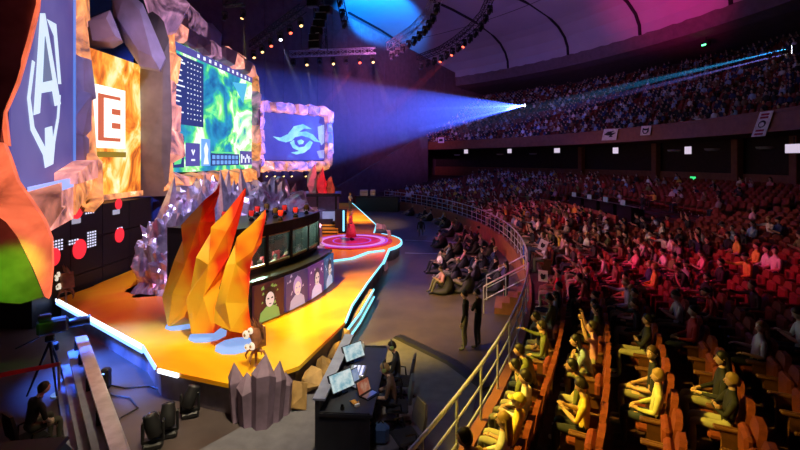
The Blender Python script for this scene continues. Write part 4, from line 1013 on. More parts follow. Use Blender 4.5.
# ---- who sits where
used = set(); people = []
def take(x, y, kmin=1, kmax=NROW):
    c = [s for s in slots if id(s) not in used and kmin <= s['k'] <= kmax]; s = min(c, key=lambda s: math.dist(s['h'], (x, y))); used.add(id(s)); return s
def seat_person(s, kind, shirt, hair, hcol, extra='', rz=0, label=None):
    lab = label or 'person in %s top with %s %s, %s row behind railing, %s seat along' % (shirt, hcol, {'short': 'short hair', 'long': 'long hair', 'bun': 'tied hair', 'cap': 'cap'}[hair], ordn(s['k']), ordn(s['i']))
    R = s['p']; d = (R - V((CEN.x, CEN.y, R.z))).normalized()
    return person(kind, R - d * .02, face_rz(R, (CEN.x, CEN.y, R.z)) + rz, shirt, hair, hcol, lab, 'spectators seated in the stalls', rs.uniform(.95, 1.04))
NAMED = [((484, 437), 1, 'sit_forward', 'yellow', 'short', 'dark'), ((499, 417), 1, 'sit_lap', 'white', 'long', 'fair'), ((512, 397), 1, 'sit_rests', 'yellow', 'cap', (.7, .6, .1)), ((524, 382), 1, 'sit_lap', 'white', 'short', 'dark'),
         ((531, 366), 1, 'sit_forward', 'olive', 'short', 'black'), ((540, 350), 1, 'sit_chin', 'olive', 'short', 'dark'), ((548, 334), 1, 'sit_point', 'olive', 'short', 'dark'), ((553, 318), 1, 'sit_forward', 'navy', 'short', 'black'),
         ((584, 382), 2, 'sit_phone', 'yellow', 'short', 'dark'), ((590, 366), 2, 'sit_forward', 'olive', 'short', 'black'), ((596, 349), 2, 'sit_chin', 'pale blue', 'long', 'black'), ((600, 330), 2, 'sit_raised', 'pink', 'short', 'dark'),
         ((652, 378), 3, 'sit_lap', (.62, .62, .3), 'short', 'fair'), ((662, 360), 3, 'sit_turned', 'black', 'long', 'brown'),
         ((737, 382), 4, 'sit_crossed', 'black', 'short', 'fair'), ((716, 356), 4, 'sit_lap', 'black', 'long', 'black')]
for (x, y), k, kind, shirt, hair, hc in NAMED:
    s = take(x, y, k, k); lb = None
    nm = shirt if isinstance(shirt, str) else 'lime'; hn = hc if isinstance(hc, str) else 'yellow'
    lb = 'person in %s top with %s %s, %s row behind railing, %s seat along' % (nm, hn, {'short': 'short hair', 'long': 'long hair', 'bun': 'tied hair', 'cap': 'cap'}[hair], ordn(k), ordn(s['i']))
    seat_person(s, kind, shirt, hair, hc, label=lb)
def occ(s):
    x, y = s['h']
    if s['k'] == 1 and y > 320: return .0
    if y > 345 and x > 560: return .0
    if x > 690 and y > 315: return .15
    if x > 765: return .08
    if x > 680 and y < 222: return .14
    if x > 640 and y < 215: return .3
    if y < 205 and x > 560: return .22
    if y < 200: return .5
    if x < 600: return .68
    return .55
crowd = []; n_ind = 300 - len(NAMED) - 62
for s in slots:
    if id(s) in used: continue
    if rs.random() > occ(s): continue
    dark = .45
    shirt = rs.choice(['black', 'black', 'black', 'black', 'navy', 'grey', 'brown', 'white', 'red', 'pale blue', 'pink', 'brown', 'olive', 'yellow'] if rs.random() < .9 else ['white'])
    hair = rs.choice(['short', 'short', 'short', 'long', 'bun', 'cap']); hc = rs.choice(['black', 'brown', 'dark', 'dark', 'fair'])
    if n_ind > 0:
        n_ind -= 1; seat_person(s, rs.choice(SIT), shirt, hair, hc, rz=rs.uniform(-.15, .15))
    else: crowd.append((s['p'], face_rz(s['p'], (CEN.x, CEN.y, s['p'].z)) + rs.uniform(-.2, .2), rs.uniform(.94, 1.06), SHIRTS.index((shirt, SH[shirt]))))
for q, t, hx, hy in bal:
    if rs.random() < .6: crowd.append((q, face_rz(q, (CEN.x, CEN.y, q.z)) + rs.uniform(-.2, .2), rs.uniform(.94, 1.06), rs.choice([0, 1, 1, 1, 1, 1, 2, 4, 4, 9, 5])))
lp = MB()
def ring(c, rx, ry, n=8): return [V((c[0] + rx * math.cos(2 * PI * j / n), c[1] + ry * math.sin(2 * PI * j / n), c[2])) for j in range(n)]
tv = []
for z, y, w, d in ((.42, 0, .17, .13), (.65, -.02, .16, .11), (.9, -.03, .21, .12), (1.04, -.01, .16, .09), (1.08, 0, .06, .06)): tv += ring((0, y, z), w, d)
lp.add(tv, [(i * 8 + j, i * 8 + (j + 1) % 8, i * 8 + 8 + (j + 1) % 8, i * 8 + 8 + j) for i in range(4) for j in range(8)] + [tuple(range(32, 40))], 2)
lp.ball((0, .02, 1.22), (.078, .095, .12), 8, 6, 0); lp.ball((0, -.005, 1.25), (.084, .1, .12), 8, 5, 1)
for s in (-1, 1):
    lp.tube([(s * .2, -.02, .98), (s * .25, .03, .72), (s * .12, .26, .66)], [.055, .045, .035], 5, 2); lp.ball((s * .09, .31, .65), .045, 5, 4, 0)
    lp.tube([(s * .1, 0, .5), (s * .13, .46, .52), (s * .13, .46, .06)], [.09, .07, .05], 5, 3)
cm = [M['skin'], mat('dark_hair', (.03, .02, .015), .6), M['pants']] + [mat('crowd_%s_cloth' % n.replace(' ', '_'), c, .85) for n, c in SHIRTS]
def crowd_mats(tm, mo): return np.where(tm == 2, 3 + mo, np.where(tm == 3, 2, tm))
M_skin2 = mat('crowd_skin', (.62, .4, .3), .6); cm[0] = M_skin2; cm[2] = mat('crowd_trousers', (.03, .035, .06), .85)
o = stack(lp, crowd_mats, [(tuple(q), a, s_, m_) for q, a, s_, m_ in crowd], 'crowd', cm); tag(o, 'packed spectators of the rear stalls and the balcony', 'crowd', kind='stuff')
tip = MB().rbox((0, -.11, .62), (.48, .13, .42), .045).mesh('tipped_cushion', M['seat'])
taken = {(round(o.location.x, 1), round(o.location.y, 1)) for o in COL.objects if o.name.startswith('person')}
for s in near:
    R = s['p']; d = (R - V((CEN.x, CEN.y, R.z))).normalized() * .02
    if not any((round(R.x - d.x + a, 1), round(R.y - d.y + b, 1)) in taken for a in (-.04, 0, .04) for b in (-.04, 0, .04)):
        for c in s['seat'].children:
            if c.name.startswith('seat_cushion'): c.data = tip
# ---- beanbag crowd on the pit floor
M['bean'] = mat('black_beanbag', (.02, .02, .026), .7); bm_ = None
def beanbag(q, rz, label):
    t = thing('beanbag', q, label, 'beanbag', 'dark beanbags on the pit floor', rz)
    vs = []; p = MB(); n = 14
    for r_, z in ((.42, 0), (.53, .1), (.5, .22), (.4, .32), (.22, .38)):
        for j in range(n):
            a = 2 * PI * j / n; y = r_ * math.sin(a); vs.append(V((r_ * math.cos(a), y, z + (max(0, -math.sin(a)) * .38 * (z / .38)) - (.14 * z / .38 if math.sin(a) > -.2 else 0))))
    p.add(vs, [(i * n + j, i * n + (j + 1) % n, i * n + n + (j + 1) % n, i * n + n + j) for i in range(4) for j in range(n)] + [tuple(range(n))[::-1], tuple(range(4 * n, 5 * n))])
    child(p, 'cushion', M['bean'], t, True); child(MB().tube([(0, -.3, .62), (.04, -.34, .66), (.08, -.3, .62)], .012, 6), 'carry_loop', M['black'], t)
spots = [(442, 292), (451, 281), (437, 272), (463, 291), (470, 279), (446, 262), (478, 268), (459, 268), (489, 279), (500, 268), (493, 290), (440, 247), (455, 253), (472, 253), (487, 256), (503, 253), (462, 241), (448, 236), (478, 242), (492, 243), (440, 224), (455, 227), (470, 231), (432, 214), (446, 217), (459, 219)]
g = 'people lounging on beanbags'; sh_ = ['pink', 'black', 'white', 'black', 'grey', 'pale blue', 'black', 'pink', 'black', 'navy', 'black', 'white', 'brown', 'black', 'black', 'grey', 'black', 'white', 'red', 'black', 'pale blue', 'black', 'grey', 'black', 'black', 'white']
for i, (x, y) in enumerate(spots):
    q = P(x, y); dc = q - CEN
    if dc.length > R0 - 1.1: q = CEN + dc.normalized() * (R0 - 1.1 - .25 * (i % 2))
    tgt = V((-4, q.y + rs.uniform(-2, 5), 0)); a = face_rz(q, tgt); row = ordn(i + 1)
    beanbag(q, a, 'dark beanbag, %s of the bags on the pit floor counting away from the photographer' % row)
    d = (tgt - q).normalized(); k = rs.choice(['bag_out', 'bag_bent', 'bag_hug', 'bag_out']); hc = rs.choice(['black', 'brown', 'dark', 'fair']); hr = rs.choice(['short', 'short', 'long', 'bun'])
    person(k, q - d * .05, a, sh_[i], hr, hc, 'person in %s top with %s %s lounging on %s beanbag from front' % (sh_[i], hc, {'short': 'short hair', 'long': 'long hair', 'bun': 'tied hair'}[hr], row), g)
# ---- standing people
person('stand', P(465, 349), face_rz((2, 13, 0), (-6, 16, 0)), 'black', 'short', 'black', 'person in dark clothes standing on the pit floor by the cable ramp, left of two', 'standing people')
person('stand_crossed', P(478, 347), face_rz((2, 13, 0), (-6, 18, 0)), 'black', 'short', 'dark', 'person in dark clothes standing with folded arms by the cable ramp, right of two', 'standing people')
person('stand', V(pol(R0 - .8, math.radians(-14.6))), face_rz((4, 16, 0), (-6, 20, 0)), 'black', 'long', 'black', 'person in black with long hair standing at the stair gap of the curved railing', 'standing people')
person('walk', P(421, 236), face_rz((1, 34, 0), (0, 28, 0)), 'black', 'short', 'dark', 'lone person in black walking across the open floor at the far end', 'standing people')
person('stand_phone', P(412, 203), 1.2, 'white', 'short', 'dark', 'person in white standing by the far black control desk', 'standing people')
pr_, _m = person('stand', P(351, 240, SZ + .06), face_rz((-3, 26, 0), (6, 24, 0)), (.75, .06, .12), 'long', 'fair', 'presenter in a red dress standing on the round magenta dais', 'people on the stage')
person('stand_crossed', P(350, 211, SZ), face_rz((-3, 26, 0), (6, 20, 0)), (.75, .68, .62), 'bun', 'fair', 'person in pale clothes with golden hair standing at the far end of the stage', 'people on the stage')
sk = child(MB().lathe([(.2, 1.0), (.22, .9), (.27, .6), (.34, .2), (.33, .2)], 14), 'dress_skirt', M['shirt'], pr_, True); sk.color = (.75, .06, .12, 1)
# stair with handrails at the gap
stt = thing('pit_stairs', pol(R0 - .1, math.radians(-14.9)), 'wooden stairs with two pale handrails leading up from the pit to the curved railing', 'stairs', rz=face_rz((CEN.x, CEN.y, 0), pol(R0, math.radians(-14.9))))
for i in range(4): child(MB().box((0, -.28 * (i + .5), .11 * (4 - i)), (1.5, .28, .22 * (4 - i))), 'tread', M['wood'], stt)
for s in (-.8, .8):
    child(MB().tube([(s, 0, 1.9), (s, -1.5, 1.0)], .03, 8).tube([(s, 0, 1.4), (s, -1.5, .5)], .02, 6).tube([(s, -1.5, 0), (s, -1.5, 1.0)], .026, 6).tube([(s, -.7, .7), (s, -.7, 1.48)], .02, 6), 'handrail', M['rail'], stt)
# ================================================================== CONTROL DESK IN THE PIT
dk = thing('control_desk', (-1.1, 9.6, 0), 'long black control desk with a raised hood facing the stage', 'desk')
a0, a1 = P(315, 400, 1.12), P(346, 336, 1.12)              # top of the hood, near and far end
e = (a1 - a0).normalized(); s = V((e.y, -e.x, 0)); Ld = (a1 - a0).length; O = V((a0.x, a0.y, 0))
def dbox(u0, u1, w0, w1, z0, z1, name, m, par=dk):
    q = [O + e * u + s * w for u, w in ((u0, w0), (u1, w0), (u1, w1), (u0, w1))]
    return MB().hexa([v + V((0, 0, z0)) for v in q] + [v + V((0, 0, z1)) for v in q]).build(name, m, par)
M['desk'] = mat('black_desk_laminate', (.03, .03, .036), .45); M['hood'] = mat('grey_desk_edge', (.25, .27, .36), .45)
dbox(0, Ld, 0, .08, 0, 1.12, 'front_panel', M['desk']); dbox(-.02, Ld + .02, -.04, .2, 1.12, 1.16, 'hood', M['hood'])
dbox(0, .06, .08, 1.05, 0, .9, 'side_panel', M['desk']); dbox(Ld - .06, Ld, .08, 1.05, 0, .9, 'side_panel', M['desk']); dbox(-.02, Ld + .02, .08, 1.1, .82, .88, 'desktop', M['desk'])
fx = math.atan2(e.y, e.x)
M['scr_pale'] = emi_noise('monitor_picture', [(.35, (.25, .5, .6)), (.55, (.7, .85, .85)), (.7, (.9, .95, .95))], 7, .75)
M['scr_blue'] = emi_noise('laptop_picture', [(.3, (.2, .3, .6)), (.6, (.5, .6, .8))], 6, .6)
def on_desk(u, w, z=.88): return O + e * u + s * w + V((0, 0, z))
def monitor(u, label):
    t = thing('monitor', on_desk(u, .34), label, 'monitor', 'monitors on the control desk', fx)
    child(MB().box((0, 0, .01), (.24, .18, .02)), 'stand_foot', M['black_metal'], t); child(MB().box((0, -.0, .1), (.05, .04, .18)), 'stand_neck', M['black_metal'], t)
    tl = Matrix.Rotation(-.5, 3, 'X'); c = V((0, -.02, .25)); f = MB(); bx = lambda x0, x1, y0, y1, z0, z1: [c + tl @ V(v) for v in ((x0, y0, z0), (x1, y0, z0), (x1, y1, z0), (x0, y1, z0), (x0, y0, z1), (x1, y0, z1), (x1, y1, z1), (x0, y1, z1))]
    child(f.hexa(bx(-.28, .28, -.025, .025, -.18, .18)), 'bezel', M['black'], t); child(MB().hexa(bx(-.265, .265, -.032, -.025, -.165, .165)), 'screen', M['scr_pale'], t)
monitor(.75, 'bright monitor at the near end of the control desk'); monitor(2.15, 'bright monitor at the far end of the control desk')
for o in [o for o in COL.objects if o.name.startswith('monitor') and o.type == 'EMPTY']: o.rotation_euler.z = fx - .75
def laptop(u, w, label, m):
    t = thing('laptop', on_desk(u, w), label, 'laptop', 'laptops on the control desk', fx - .6)
    child(MB().box((0, -.12, .012), (.36, .25, .022)), 'keyboard_base', M['black_metal'], t); child(MB().box((0, -.13, .025), (.31, .13, .004)), 'keys', M['alu'], t)
    child(MB().hexa([V(v) for v in ((-.18, 0, .02), (.18, 0, .02), (.18, .015, .02), (-.18, .015, .02), (-.18, .09, .26), (.18, .09, .26), (.18, .105, .26), (-.18, .105, .26))]), 'lid', M['black'], t)
    child(MB().hexa([V(v) for v in ((-.165, -.004, .03), (.165, -.004, .03), (.165, .0, .03), (-.165, .0, .03), (-.165, .082, .25), (.165, .082, .25), (.165, .086, .25), (-.165, .086, .25))]), 'screen', m, t)
laptop(1.15, .55, 'laptop with a blue screen beside the near monitor', M['scr_blue'])
laptop(.75, .85, 'laptop with a red page on its screen at the desk edge', emi_noise('red_page', [(.4, (.5, .12, .06)), (.6, (.75, .45, .3))], 6, .5))
t = tag(MB().rbox((0, 0, .03), (.62, .3, .06), .015, 0).build('switcher', M['desk']), 'x', 'x'); bpy.data.objects.remove(t)
sw = thing('video_switcher', on_desk(1.6, .55), 'pale button console between the two monitors on the control desk', 'console', rz=fx)
child(MB().rbox((0, 0, .035), (.5, .36, .07), .015), 'case', M['alu'], sw)
for j in range(3):
    p = MB()
    for i in range(7): p.box((-.2 + i * .065, -.1 + j * .09, .075), (.04, .05, .012))
    child(p, 'button_row', M['dot_led'], sw)
bt = thing('water_bottle', on_desk(2.75, .5), 'clear plastic water bottle at the far end of the control desk', 'bottle')
child(MB().lathe([(.035, 0), (.036, .12), (.03, .15), (.012, .19), (.012, .2)], 12), 'bottle_body', mat('clear_plastic', (.6, .7, .75), .15), bt, True); child(MB().lathe([(.014, .2), (.014, .225)], 10), 'bottle_cap', M['white'], bt)
gl = thing('glove', on_desk(.33, .72), 'orange work glove lying near the near end of the control desk', 'glove', rz=.6); M['orange'] = mat('orange_cloth', (.85, .38, .05), .8)
p = MB().rbox((0, 0, .025), (.1, .12, .05), .02)
for i in range(4): p.tube([(-.036 + i * .024, .05, .025), (-.04 + i * .027, .1, .03), (-.042 + i * .028, .14, .015)], .012, 6)
p.tube([(.05, -.02, .02), (.09, .03, .02)], .013, 6); child(p, 'glove_body', M['orange'], gl); child(MB().rbox((0, -.075, .025), (.11, .04, .055), .01), 'cuff', M['white'], gl)
hp = thing('desk_camera', on_desk(.14, .5), 'small black camera puck at the near end of the control desk', 'camera'); child(MB().lathe([(.04, 0), (.045, .03), (.03, .07)], 10), 'camera_body', M['black'], hp); child(MB().ball((0, -.02, .09), .03, 8, 6), 'camera_head', M['black_metal'], hp)
def office_chair(q, rz, label, g='black office chairs at the control desk'):
    t = thing('office_chair', q, label, 'chair', g, rz)
    for i in range(5):
        a = 2 * PI * i / 5; child(MB().tube([(.03 * math.cos(a), .03 * math.sin(a), .1), (.3 * math.cos(a), .3 * math.sin(a), .07)], [.03, .02], 6).ball((.3 * math.cos(a), .3 * math.sin(a), .035), .034, 8, 6), 'leg', M['black_metal'], t)
    child(MB().tube([(0, 0, .08), (0, 0, .42)], .03, 8), 'column', M['black_metal'], t); child(MB().rbox((0, .02, .445), (.5, .48, .07), .03), 'seat', M['dark_cloth'], t)
    child(MB().hull([V(v) for v in ((-.22, -.22, .58), (.22, -.22, .58), (-.22, -.28, .58), (.22, -.28, .58), (-.24, -.26, .85), (.24, -.26, .85), (-.24, -.32, .85), (.24, -.32, .85), (-.17, -.3, 1.06), (.17, -.3, 1.06), (-.17, -.35, 1.06), (.17, -.35, 1.06))]), 'backrest', mat('chair_back_cloth', (.09, .09, .11), .8), t)
    for s_ in (-1, 1): child(MB().tube([(s_ * .25, -.08, .45), (s_ * .29, -.05, .64), (s_ * .29, .16, .65)], .02, 6), 'armrest', M['black_metal'], t)
c1 = O + e * 1.1 + s * 1.5; c2 = O + e * 2.2 + s * 1.5; rz1 = face_rz((0, 0, 0), -s)
office_chair(c1, rz1 + .1, 'black office chair of the near operator at the control desk'); office_chair(c2, rz1 - .1, 'black office chair of the far operator at the control desk')
office_chair(O + e * .1 + s * 1.75, rz1 + .5, 'empty black office chair at the near corner of the control desk')
M['cup'] = mat('headphone_shell', (.04, .05, .04), .4); M['cup_g'] = mat('headphone_ring', (.35, .5, .15), .4)
for q, k, shirt, lab in ((c1, 'type', (.16, .1, .07), 'near operator at the control desk in a brown shirt wearing headphones'), (c2, 'type_long', 'black', 'far operator at the control desk in a black shirt wearing headphones')):
    o, Mx = person(k, q - s * .05 + V((0, 0, .02)), rz1, shirt, 'short', 'fair' if k == 'type' else 'dark', lab, 'operators at the control desk')
    hpn = MB().tube([(.1 * math.cos(a * PI / 10), -.01, .03 + .13 * math.sin(a * PI / 10)) for a in range(11)], .014, 6)
    h = bpy.data.objects.new('headphones', hpn.mesh('headphones', M['cup'])); COL.objects.link(h); h.parent = o; h.matrix_parent_inverse = Mx
    for s_ in (-1, 1):
        c = bpy.data.objects.new('ear_cup', MB().lathe([(.03, 0), (.045, .01), (.045, .035), (.02, .045)], 12, (s_ * .075, 0, 0) if s_ > 0 else (-.12, 0, 0), 'X').mesh('ear_cup', M['cup_g'])); COL.objects.link(c); c.parent = h
bg = thing('backpack', O + e * .55 + s * 1.2, 'dark blue backpack on the floor under the near end of the control desk', 'bag')
child(MB().rbox((0, 0, .2), (.34, .24, .4), .08), 'bag_body', mat('blue_bag_cloth', (.05, .12, .3), .8), bg); child(MB().tube([(-.06, 0, .39), (0, 0, .46), (.06, 0, .39)], .014, 6), 'strap', M['black'], bg)
# ================================================================== FLOOR LAMPS, CAMERA, FENCE AT THE LEFT
def mover(q, label, g, name='moving_head_light', lens='lens_off', hang=False, aim=(0, 0, -1), sc=1.0, rz=0):
    t = thing(name, q, label, 'stage light', g, rz); t.scale = (sc,) * 3; k = -1 if hang else 1
    child(MB().rbox((0, 0, k * .06), (.34, .26, .12), .03), 'base', M['black'], t)
    y = MB()
    for s_ in (-1, 1): y.rbox((s_ * .17, 0, k * .3), (.05, .12, .4), .02)
    y.box((0, 0, k * .14), (.36, .12, .05)); child(y, 'yoke', M['black'], t)
    d = V(aim).normalized(); R = d.to_track_quat('Z', 'Y').to_matrix(); c = V((0, 0, k * .38))
    def lt(prof):
        m = MB().lathe(prof, 14); m.v = [tuple(c + R @ V(v)) for v in m.v]; return m
    child(lt([(.07, -.2), (.13, -.16), (.14, .05), (.12, .2), (.125, .24)]), 'head', M['black'], t, True); child(lt([(.11, .235), (.1, .25), (.03, .262)]), 'lens', M[lens], t)
    return t
for x, y, lab, a in ((153, 447, 'nearest of three black moving head lights on the floor before the stage', (-.3, .2, 1)), (168, 436, 'middle one of three black moving head lights on the floor before the stage', (0, .5, 1)), (190, 416, 'farthest of three black moving head lights on the floor, close to the stage corner', (.4, .4, 1))):
    mover(P(x, y), lab, 'floor moving lights before the stage', aim=a, sc=1.05, rz=.4)
for x, y, lab in ((128, 283, 'left one of two small blue lit floor lamps behind the flame deck'), (135, 282, 'right one of two small blue lit floor lamps behind the flame deck')):
    t = thing('floor_lamp', D(x, y, 19), lab, 'lamp', 'small floor lamps backstage'); t.location.z = 0; child(MB().rbox((0, 0, .3), (.22, .3, .6), .05), 'lamp_body', M['black'], t); child(MB().lathe([(.09, .6), (.1, .68)], 10), 'lens', M['cyan_led'], t)
# brown creature-like lamp props
M['prop_brown'] = mat('carved_brown_prop', (.3, .11, .05), .6, var=.4, scale=6); M['disc_w'] = glow('warm_white_disc', (1, .85, .65), .8)
def prop_lamp(q, label, sc=1.0):
    t = thing('lamp_prop', q, label, 'lamp', 'carved lamp props on the stage', -.6); t.scale = (sc,) * 3; r = random.Random(3)
    for k in range(4):
        a = k * PI / 2 + .4; child(MB().tube([(.04 * math.cos(a), .04 * math.sin(a), .42), (.22 * math.cos(a), .22 * math.sin(a), .4), (.3 * math.cos(a), .3 * math.sin(a), .26), (.27 * math.cos(a), .27 * math.sin(a), .16)], [.05, .035, .025, .008], 6), 'claw', M['prop_brown'], t)
    child(MB().lathe([(.05, 0), (.03, .1), (.04, .4), (.1, .45)], 8), 'stem', M['prop_brown'], t)
    child(MB().hull([V((r.uniform(-.22, .22), r.uniform(-.2, .2), .45 + r.uniform(0, .6))) for _ in range(26)]), 'shell', M['prop_brown'], t)
    for (x, y, z, k) in ((-.12, -.2, .86, .11), (.12, -.2, .62, .1), (.06, -.2, 1.0, .085), (-.1, -.18, .54, .08)):
        child(MB().lathe([(k, 0), (k * .9, -.05), (k * .3, -.06)], 14, (x, y, z), 'Y'), 'glowing_disc', M['disc_w'], t); child(MB().lathe([(k * .4, -.061), (k * .3, -.075)], 10, (x, y, z), 'Y'), 'disc_centre', M['lamp_gold'], t)
    for k in range(5): child(MB().hull([V((-.2 + .1 * k, .0, 1.0)), V((-.1 + .1 * k, 0, 1.0)), V((-.15 + .1 * k, .08, 1.0)), V((-.2 + .11 * k, -.05, 1.25 + .05 * (k % 2)))]), 'leaf', M['prop_brown'], t)
prop_lamp(P(66, 303, SZ), 'brown claw-footed lamp prop with white discs at the far left corner of the stage', 1.05); prop_lamp(P(256, 366, SZ) + V((0, 0, 0)), 'brown claw-footed lamp prop with white discs behind the stage corner crystals', .92)
# tripod camera
tc = thing('tripod_camera', P(50, 392), 'black broadcast camera on a tripod at the left behind the metal fence', 'camera')
top = V((0, 0, 1.25))
for a in (.3, 2.4, 4.5): child(MB().tube([top, (.45 * math.cos(a), .45 * math.sin(a), 0)], [.035, .02], 8), 'leg', M['black_metal'], tc)
child(MB().rbox((0, 0, 1.33), (.2, .2, .16), .03), 'tripod_head', M['black_metal'], tc); child(MB().rbox((0, .05, 1.62), (.3, .62, .34), .05), 'camera_body', M['black'], tc)
child(MB().lathe([(.1, .36), (.12, .5), (.11, .75), (.14, .8)], 14, (0, 0, 1.6), 'Y'), 'lens_barrel', M['black_metal'], tc); child(MB().rbox((.1, -.1, 1.88), (.18, .26, .16), .03), 'viewfinder', M['black'], tc)
child(MB().tube([(0, -.2, 1.4), (-.25, -.65, 1.15)], .018, 6), 'pan_handle', M['black_metal'], tc); child(MB().rbox((-.3, .1, 1.0), (.2, .16, .2), .03), 'control_box', M['black'], tc)
tc.rotation_euler = (0, 0, -.9)
# camera operator and chair, dark in the corner
oq = V((-7.15, 8.4, 0)); office_chair(V((-7.0, 8.3, 0)), -.5, 'black chair in the dark lower left corner', 'black chairs in the dark corner'); 
person('sit_forward', oq + V((0, .05, .0)), -.5, 'black', 'short', 'black', 'camera operator in black sitting in the dark lower left corner', 'operators at the control desk')
mq = D(28, 462, 5.6); mt = thing('camera_case', V((mq.x, mq.y, 0)), 'dark padded equipment case with red lit rim in the lower left corner', 'case', rz=.15)
child(MB().rbox((0, 0, 1.0), (1.0, .5, 2.0), .14), 'case_body', M['black'], mt); child(MB().rbox((0, -.02, 2.02), (.8, .42, .06), .03), 'case_lid', mat('plum_rim', (.05, .012, .025), .6), mt); child(MB().box((-.12, -.26, 1.9), (.1, .02, .03)).box((.2, -.26, 1.93), (.04, .02, .03)), 'status_light', M['white_led'], mt)
# metal fence running away from the lens
M['board'] = mat('blue_grey_board', (.16, .18, .24), .4)
f0, f1 = P(112, 452, 1.1), P(76, 337, 1.1); ef = (f1 - f0); Lf = ef.length; ef.normalize(); sf = V((ef.y, -ef.x, 0))
fn = thing('metal_fence', V((f0.x, f0.y, 0)), 'low metal fence with broad pale top rail running to the stage corner', 'fence')
def fb(u0, u1, w0, w1, z0, z1, name, m):
    q = [V((f0.x, f0.y, 0)) + ef * u + sf * w for u, w in ((u0, w0), (u1, w0), (u1, w1), (u0, w1))]; return MB().hexa([v + V((0, 0, z0)) for v in q] + [v + V((0, 0, z1)) for v in q]).build(name, m, fn)
fb(-.5, Lf, -.02, .2, 1.04, 1.1, 'top_rail', M['alu']); fb(-.5, Lf, .2, .23, .98, 1.1, 'rail_lip', M['rail'])
for z, w in ((.72, .1), (.38, .22), (.05, .34)): fb(-.5, Lf, -w - .08, -w + .16, z, z + .06, 'board', M['board'])
for u in (0, 1.6, 3.2, 4.8, Lf - .08): fb(u, u + .06, -.04, .06, 0, 1.04, 'post', M['black_metal'])
bp = thing('tape_post', P(59, 395), 'brass post holding a red barrier tape by the tripod', 'post'); child(MB().lathe([(.18, 0), (.17, .03), (.03, .05), (.03, .72), (.045, .76), (.02, .8)], 14), 'pole', M['brass'], bp)
tp = tag(MB().hexa([D(-12, 375, 9.6), D(59, 362, 10.55), D(59, 362, 10.57), D(-12, 375, 9.62), D(-12, 380, 9.6) , D(59, 366, 10.55), D(59, 366, 10.57), D(-12, 380, 9.62)]).build('barrier_tape', M['tape']), 'red barrier tape stretched from the brass post out to the left', 'tape')
# cables on the floor
for pts, lab in (([(105, 384), (125, 388), (150, 386), (165, 392)], 'upper'), ([(110, 395), (130, 398), (138, 408), (120, 418), (112, 440)], 'lower')):
    tag(MB().tube([P(x, y, .02) for x, y in pts], .018, 6).build('cable', M['black']), 'black cable looping on the floor left of the stage corner, %s one' % lab, 'cable')
eqp = thing('cable_box', P(106, 388), 'small black junction box on the floor beside the metal fence', 'box'); child(MB().rbox((0, 0, .25), (.2, .2, .5), .04), 'box_body', M['black'], eqp); child(MB().box((0, -.11, .4), (.05, .02, .03)), 'status_light', M['blue_led'], eqp)
# ================================================================== FAR CONTROL DESK, MIXING DESK
fd = thing('far_control_desk', V((-1.6, 47, 0)), 'far black desk with silver cases beyond the end of the stage', 'desk')
M['dim_scr'] = glow('dim_monitor', (.3, .3, .5), .2)
q0, q1, q2 = P(358, 215), P(383, 217), P(408, 211)
def blk(a, b, dep, z0, z1, name, m): 
    d = (b - a).normalized(); n_ = V((-d.y, d.x, 0)) * dep; return MB().hexa([a + V((0, 0, z0)), b + V((0, 0, z0)), b + n_ + V((0, 0, z0)), a + n_ + V((0, 0, z0)), a + V((0, 0, z1)), b + V((0, 0, z1)), b + n_ + V((0, 0, z1)), a + n_ + V((0, 0, z1))]).build(name, m, fd)
blk(P(356, 211), P(398, 212), .9, 0, 1.55, 'desk_body', M['desk']); blk(P(355, 211), P(399, 212), 1.0, 1.55, 1.65, 'desktop', M['black_metal'])
for i, (x, w) in enumerate(((364, .9), (373, .6))):
    t = thing('equipment_case', D(x, 200, 49.6), 'small silver case on the far black desk, %s one' % ('left' if i == 0 else 'right'), 'case', 'cases on the far desk'); t.location.z = 1.65
    child(MB().rbox((0, 0, .35), (w, .5, .7), .04), 'case_body', M['alu'], t); child(MB().box((0, -.26, .45), (w * .8, .02, .05)), 'latch_strip', M['black'], t)
fp = MB(); wall_pts = [pol(FOH[0], FOH[2] + (FOH[3] - FOH[2]) * i / 12, 0) for i in range(13)]
struct(MB().revolve([(FOH[0], .9), (FOH[0] + .12, .9), (FOH[0] + .12, 2.45), (FOH[0], 2.45)], FOH[2], FOH[3], 14).build('wall_mixing', M['wood']))
struct(MB().revolve([(FOH[0] + .12, .9), (FOH[1], .9), (FOH[1], 1.75), (FOH[0] + .12, 1.75)], FOH[2], FOH[3], 14).build('floor_mixing', M['carpet']))
for i, a in enumerate((.5, 3, 5.5, 8)):
    q = pol(51.1, math.radians(a), 1.75); t = thing('mixing_desk', q, 'black mixing desk behind the wooden wall in the stalls, %s from the right' % ordn(i + 1), 'mixing desk', 'mixing desks', face_rz(q, (CEN.x, CEN.y, 0)))
    child(MB().box((0, 0, .4), (1.8, .8, .8)), 'desk_body', M['black'], t); child(MB().hexa([V(v) for v in ((-.9, -.4, .8), (.9, -.4, .8), (.9, .4, .8), (-.9, .4, .8), (-.9, -.4, .85), (.9, -.4, .85), (.9, .4, 1.05), (-.9, .4, 1.05))]), 'control_surface', M['black_metal'], t)
    p = MB()
    for k in range(9): p.box((-.75 + .19 * k, -.05, .98), (.09, .3, .02))
    child(p, 'fader_row', M['rail'], t); child(MB().box((.3, .3, 1.2), (.55, .05, .34)), 'monitor', M['dim_scr'], t)
for i, (a, k, c) in enumerate(((1.2, 'stand', 'black'), (4.2, 'stand_phone', 'pale blue'), (7.0, 'stand', 'black'), (9.2, 'stand_crossed', 'grey'))):
    q = pol(52.3, math.radians(a), 1.75); person(k, q, face_rz(q, (CEN.x, CEN.y, 0)), c, 'short', 'dark', 'technician in %s standing at the mixing desks, %s from the right' % (c, ordn(i + 1)), 'technicians at the mixing desks')
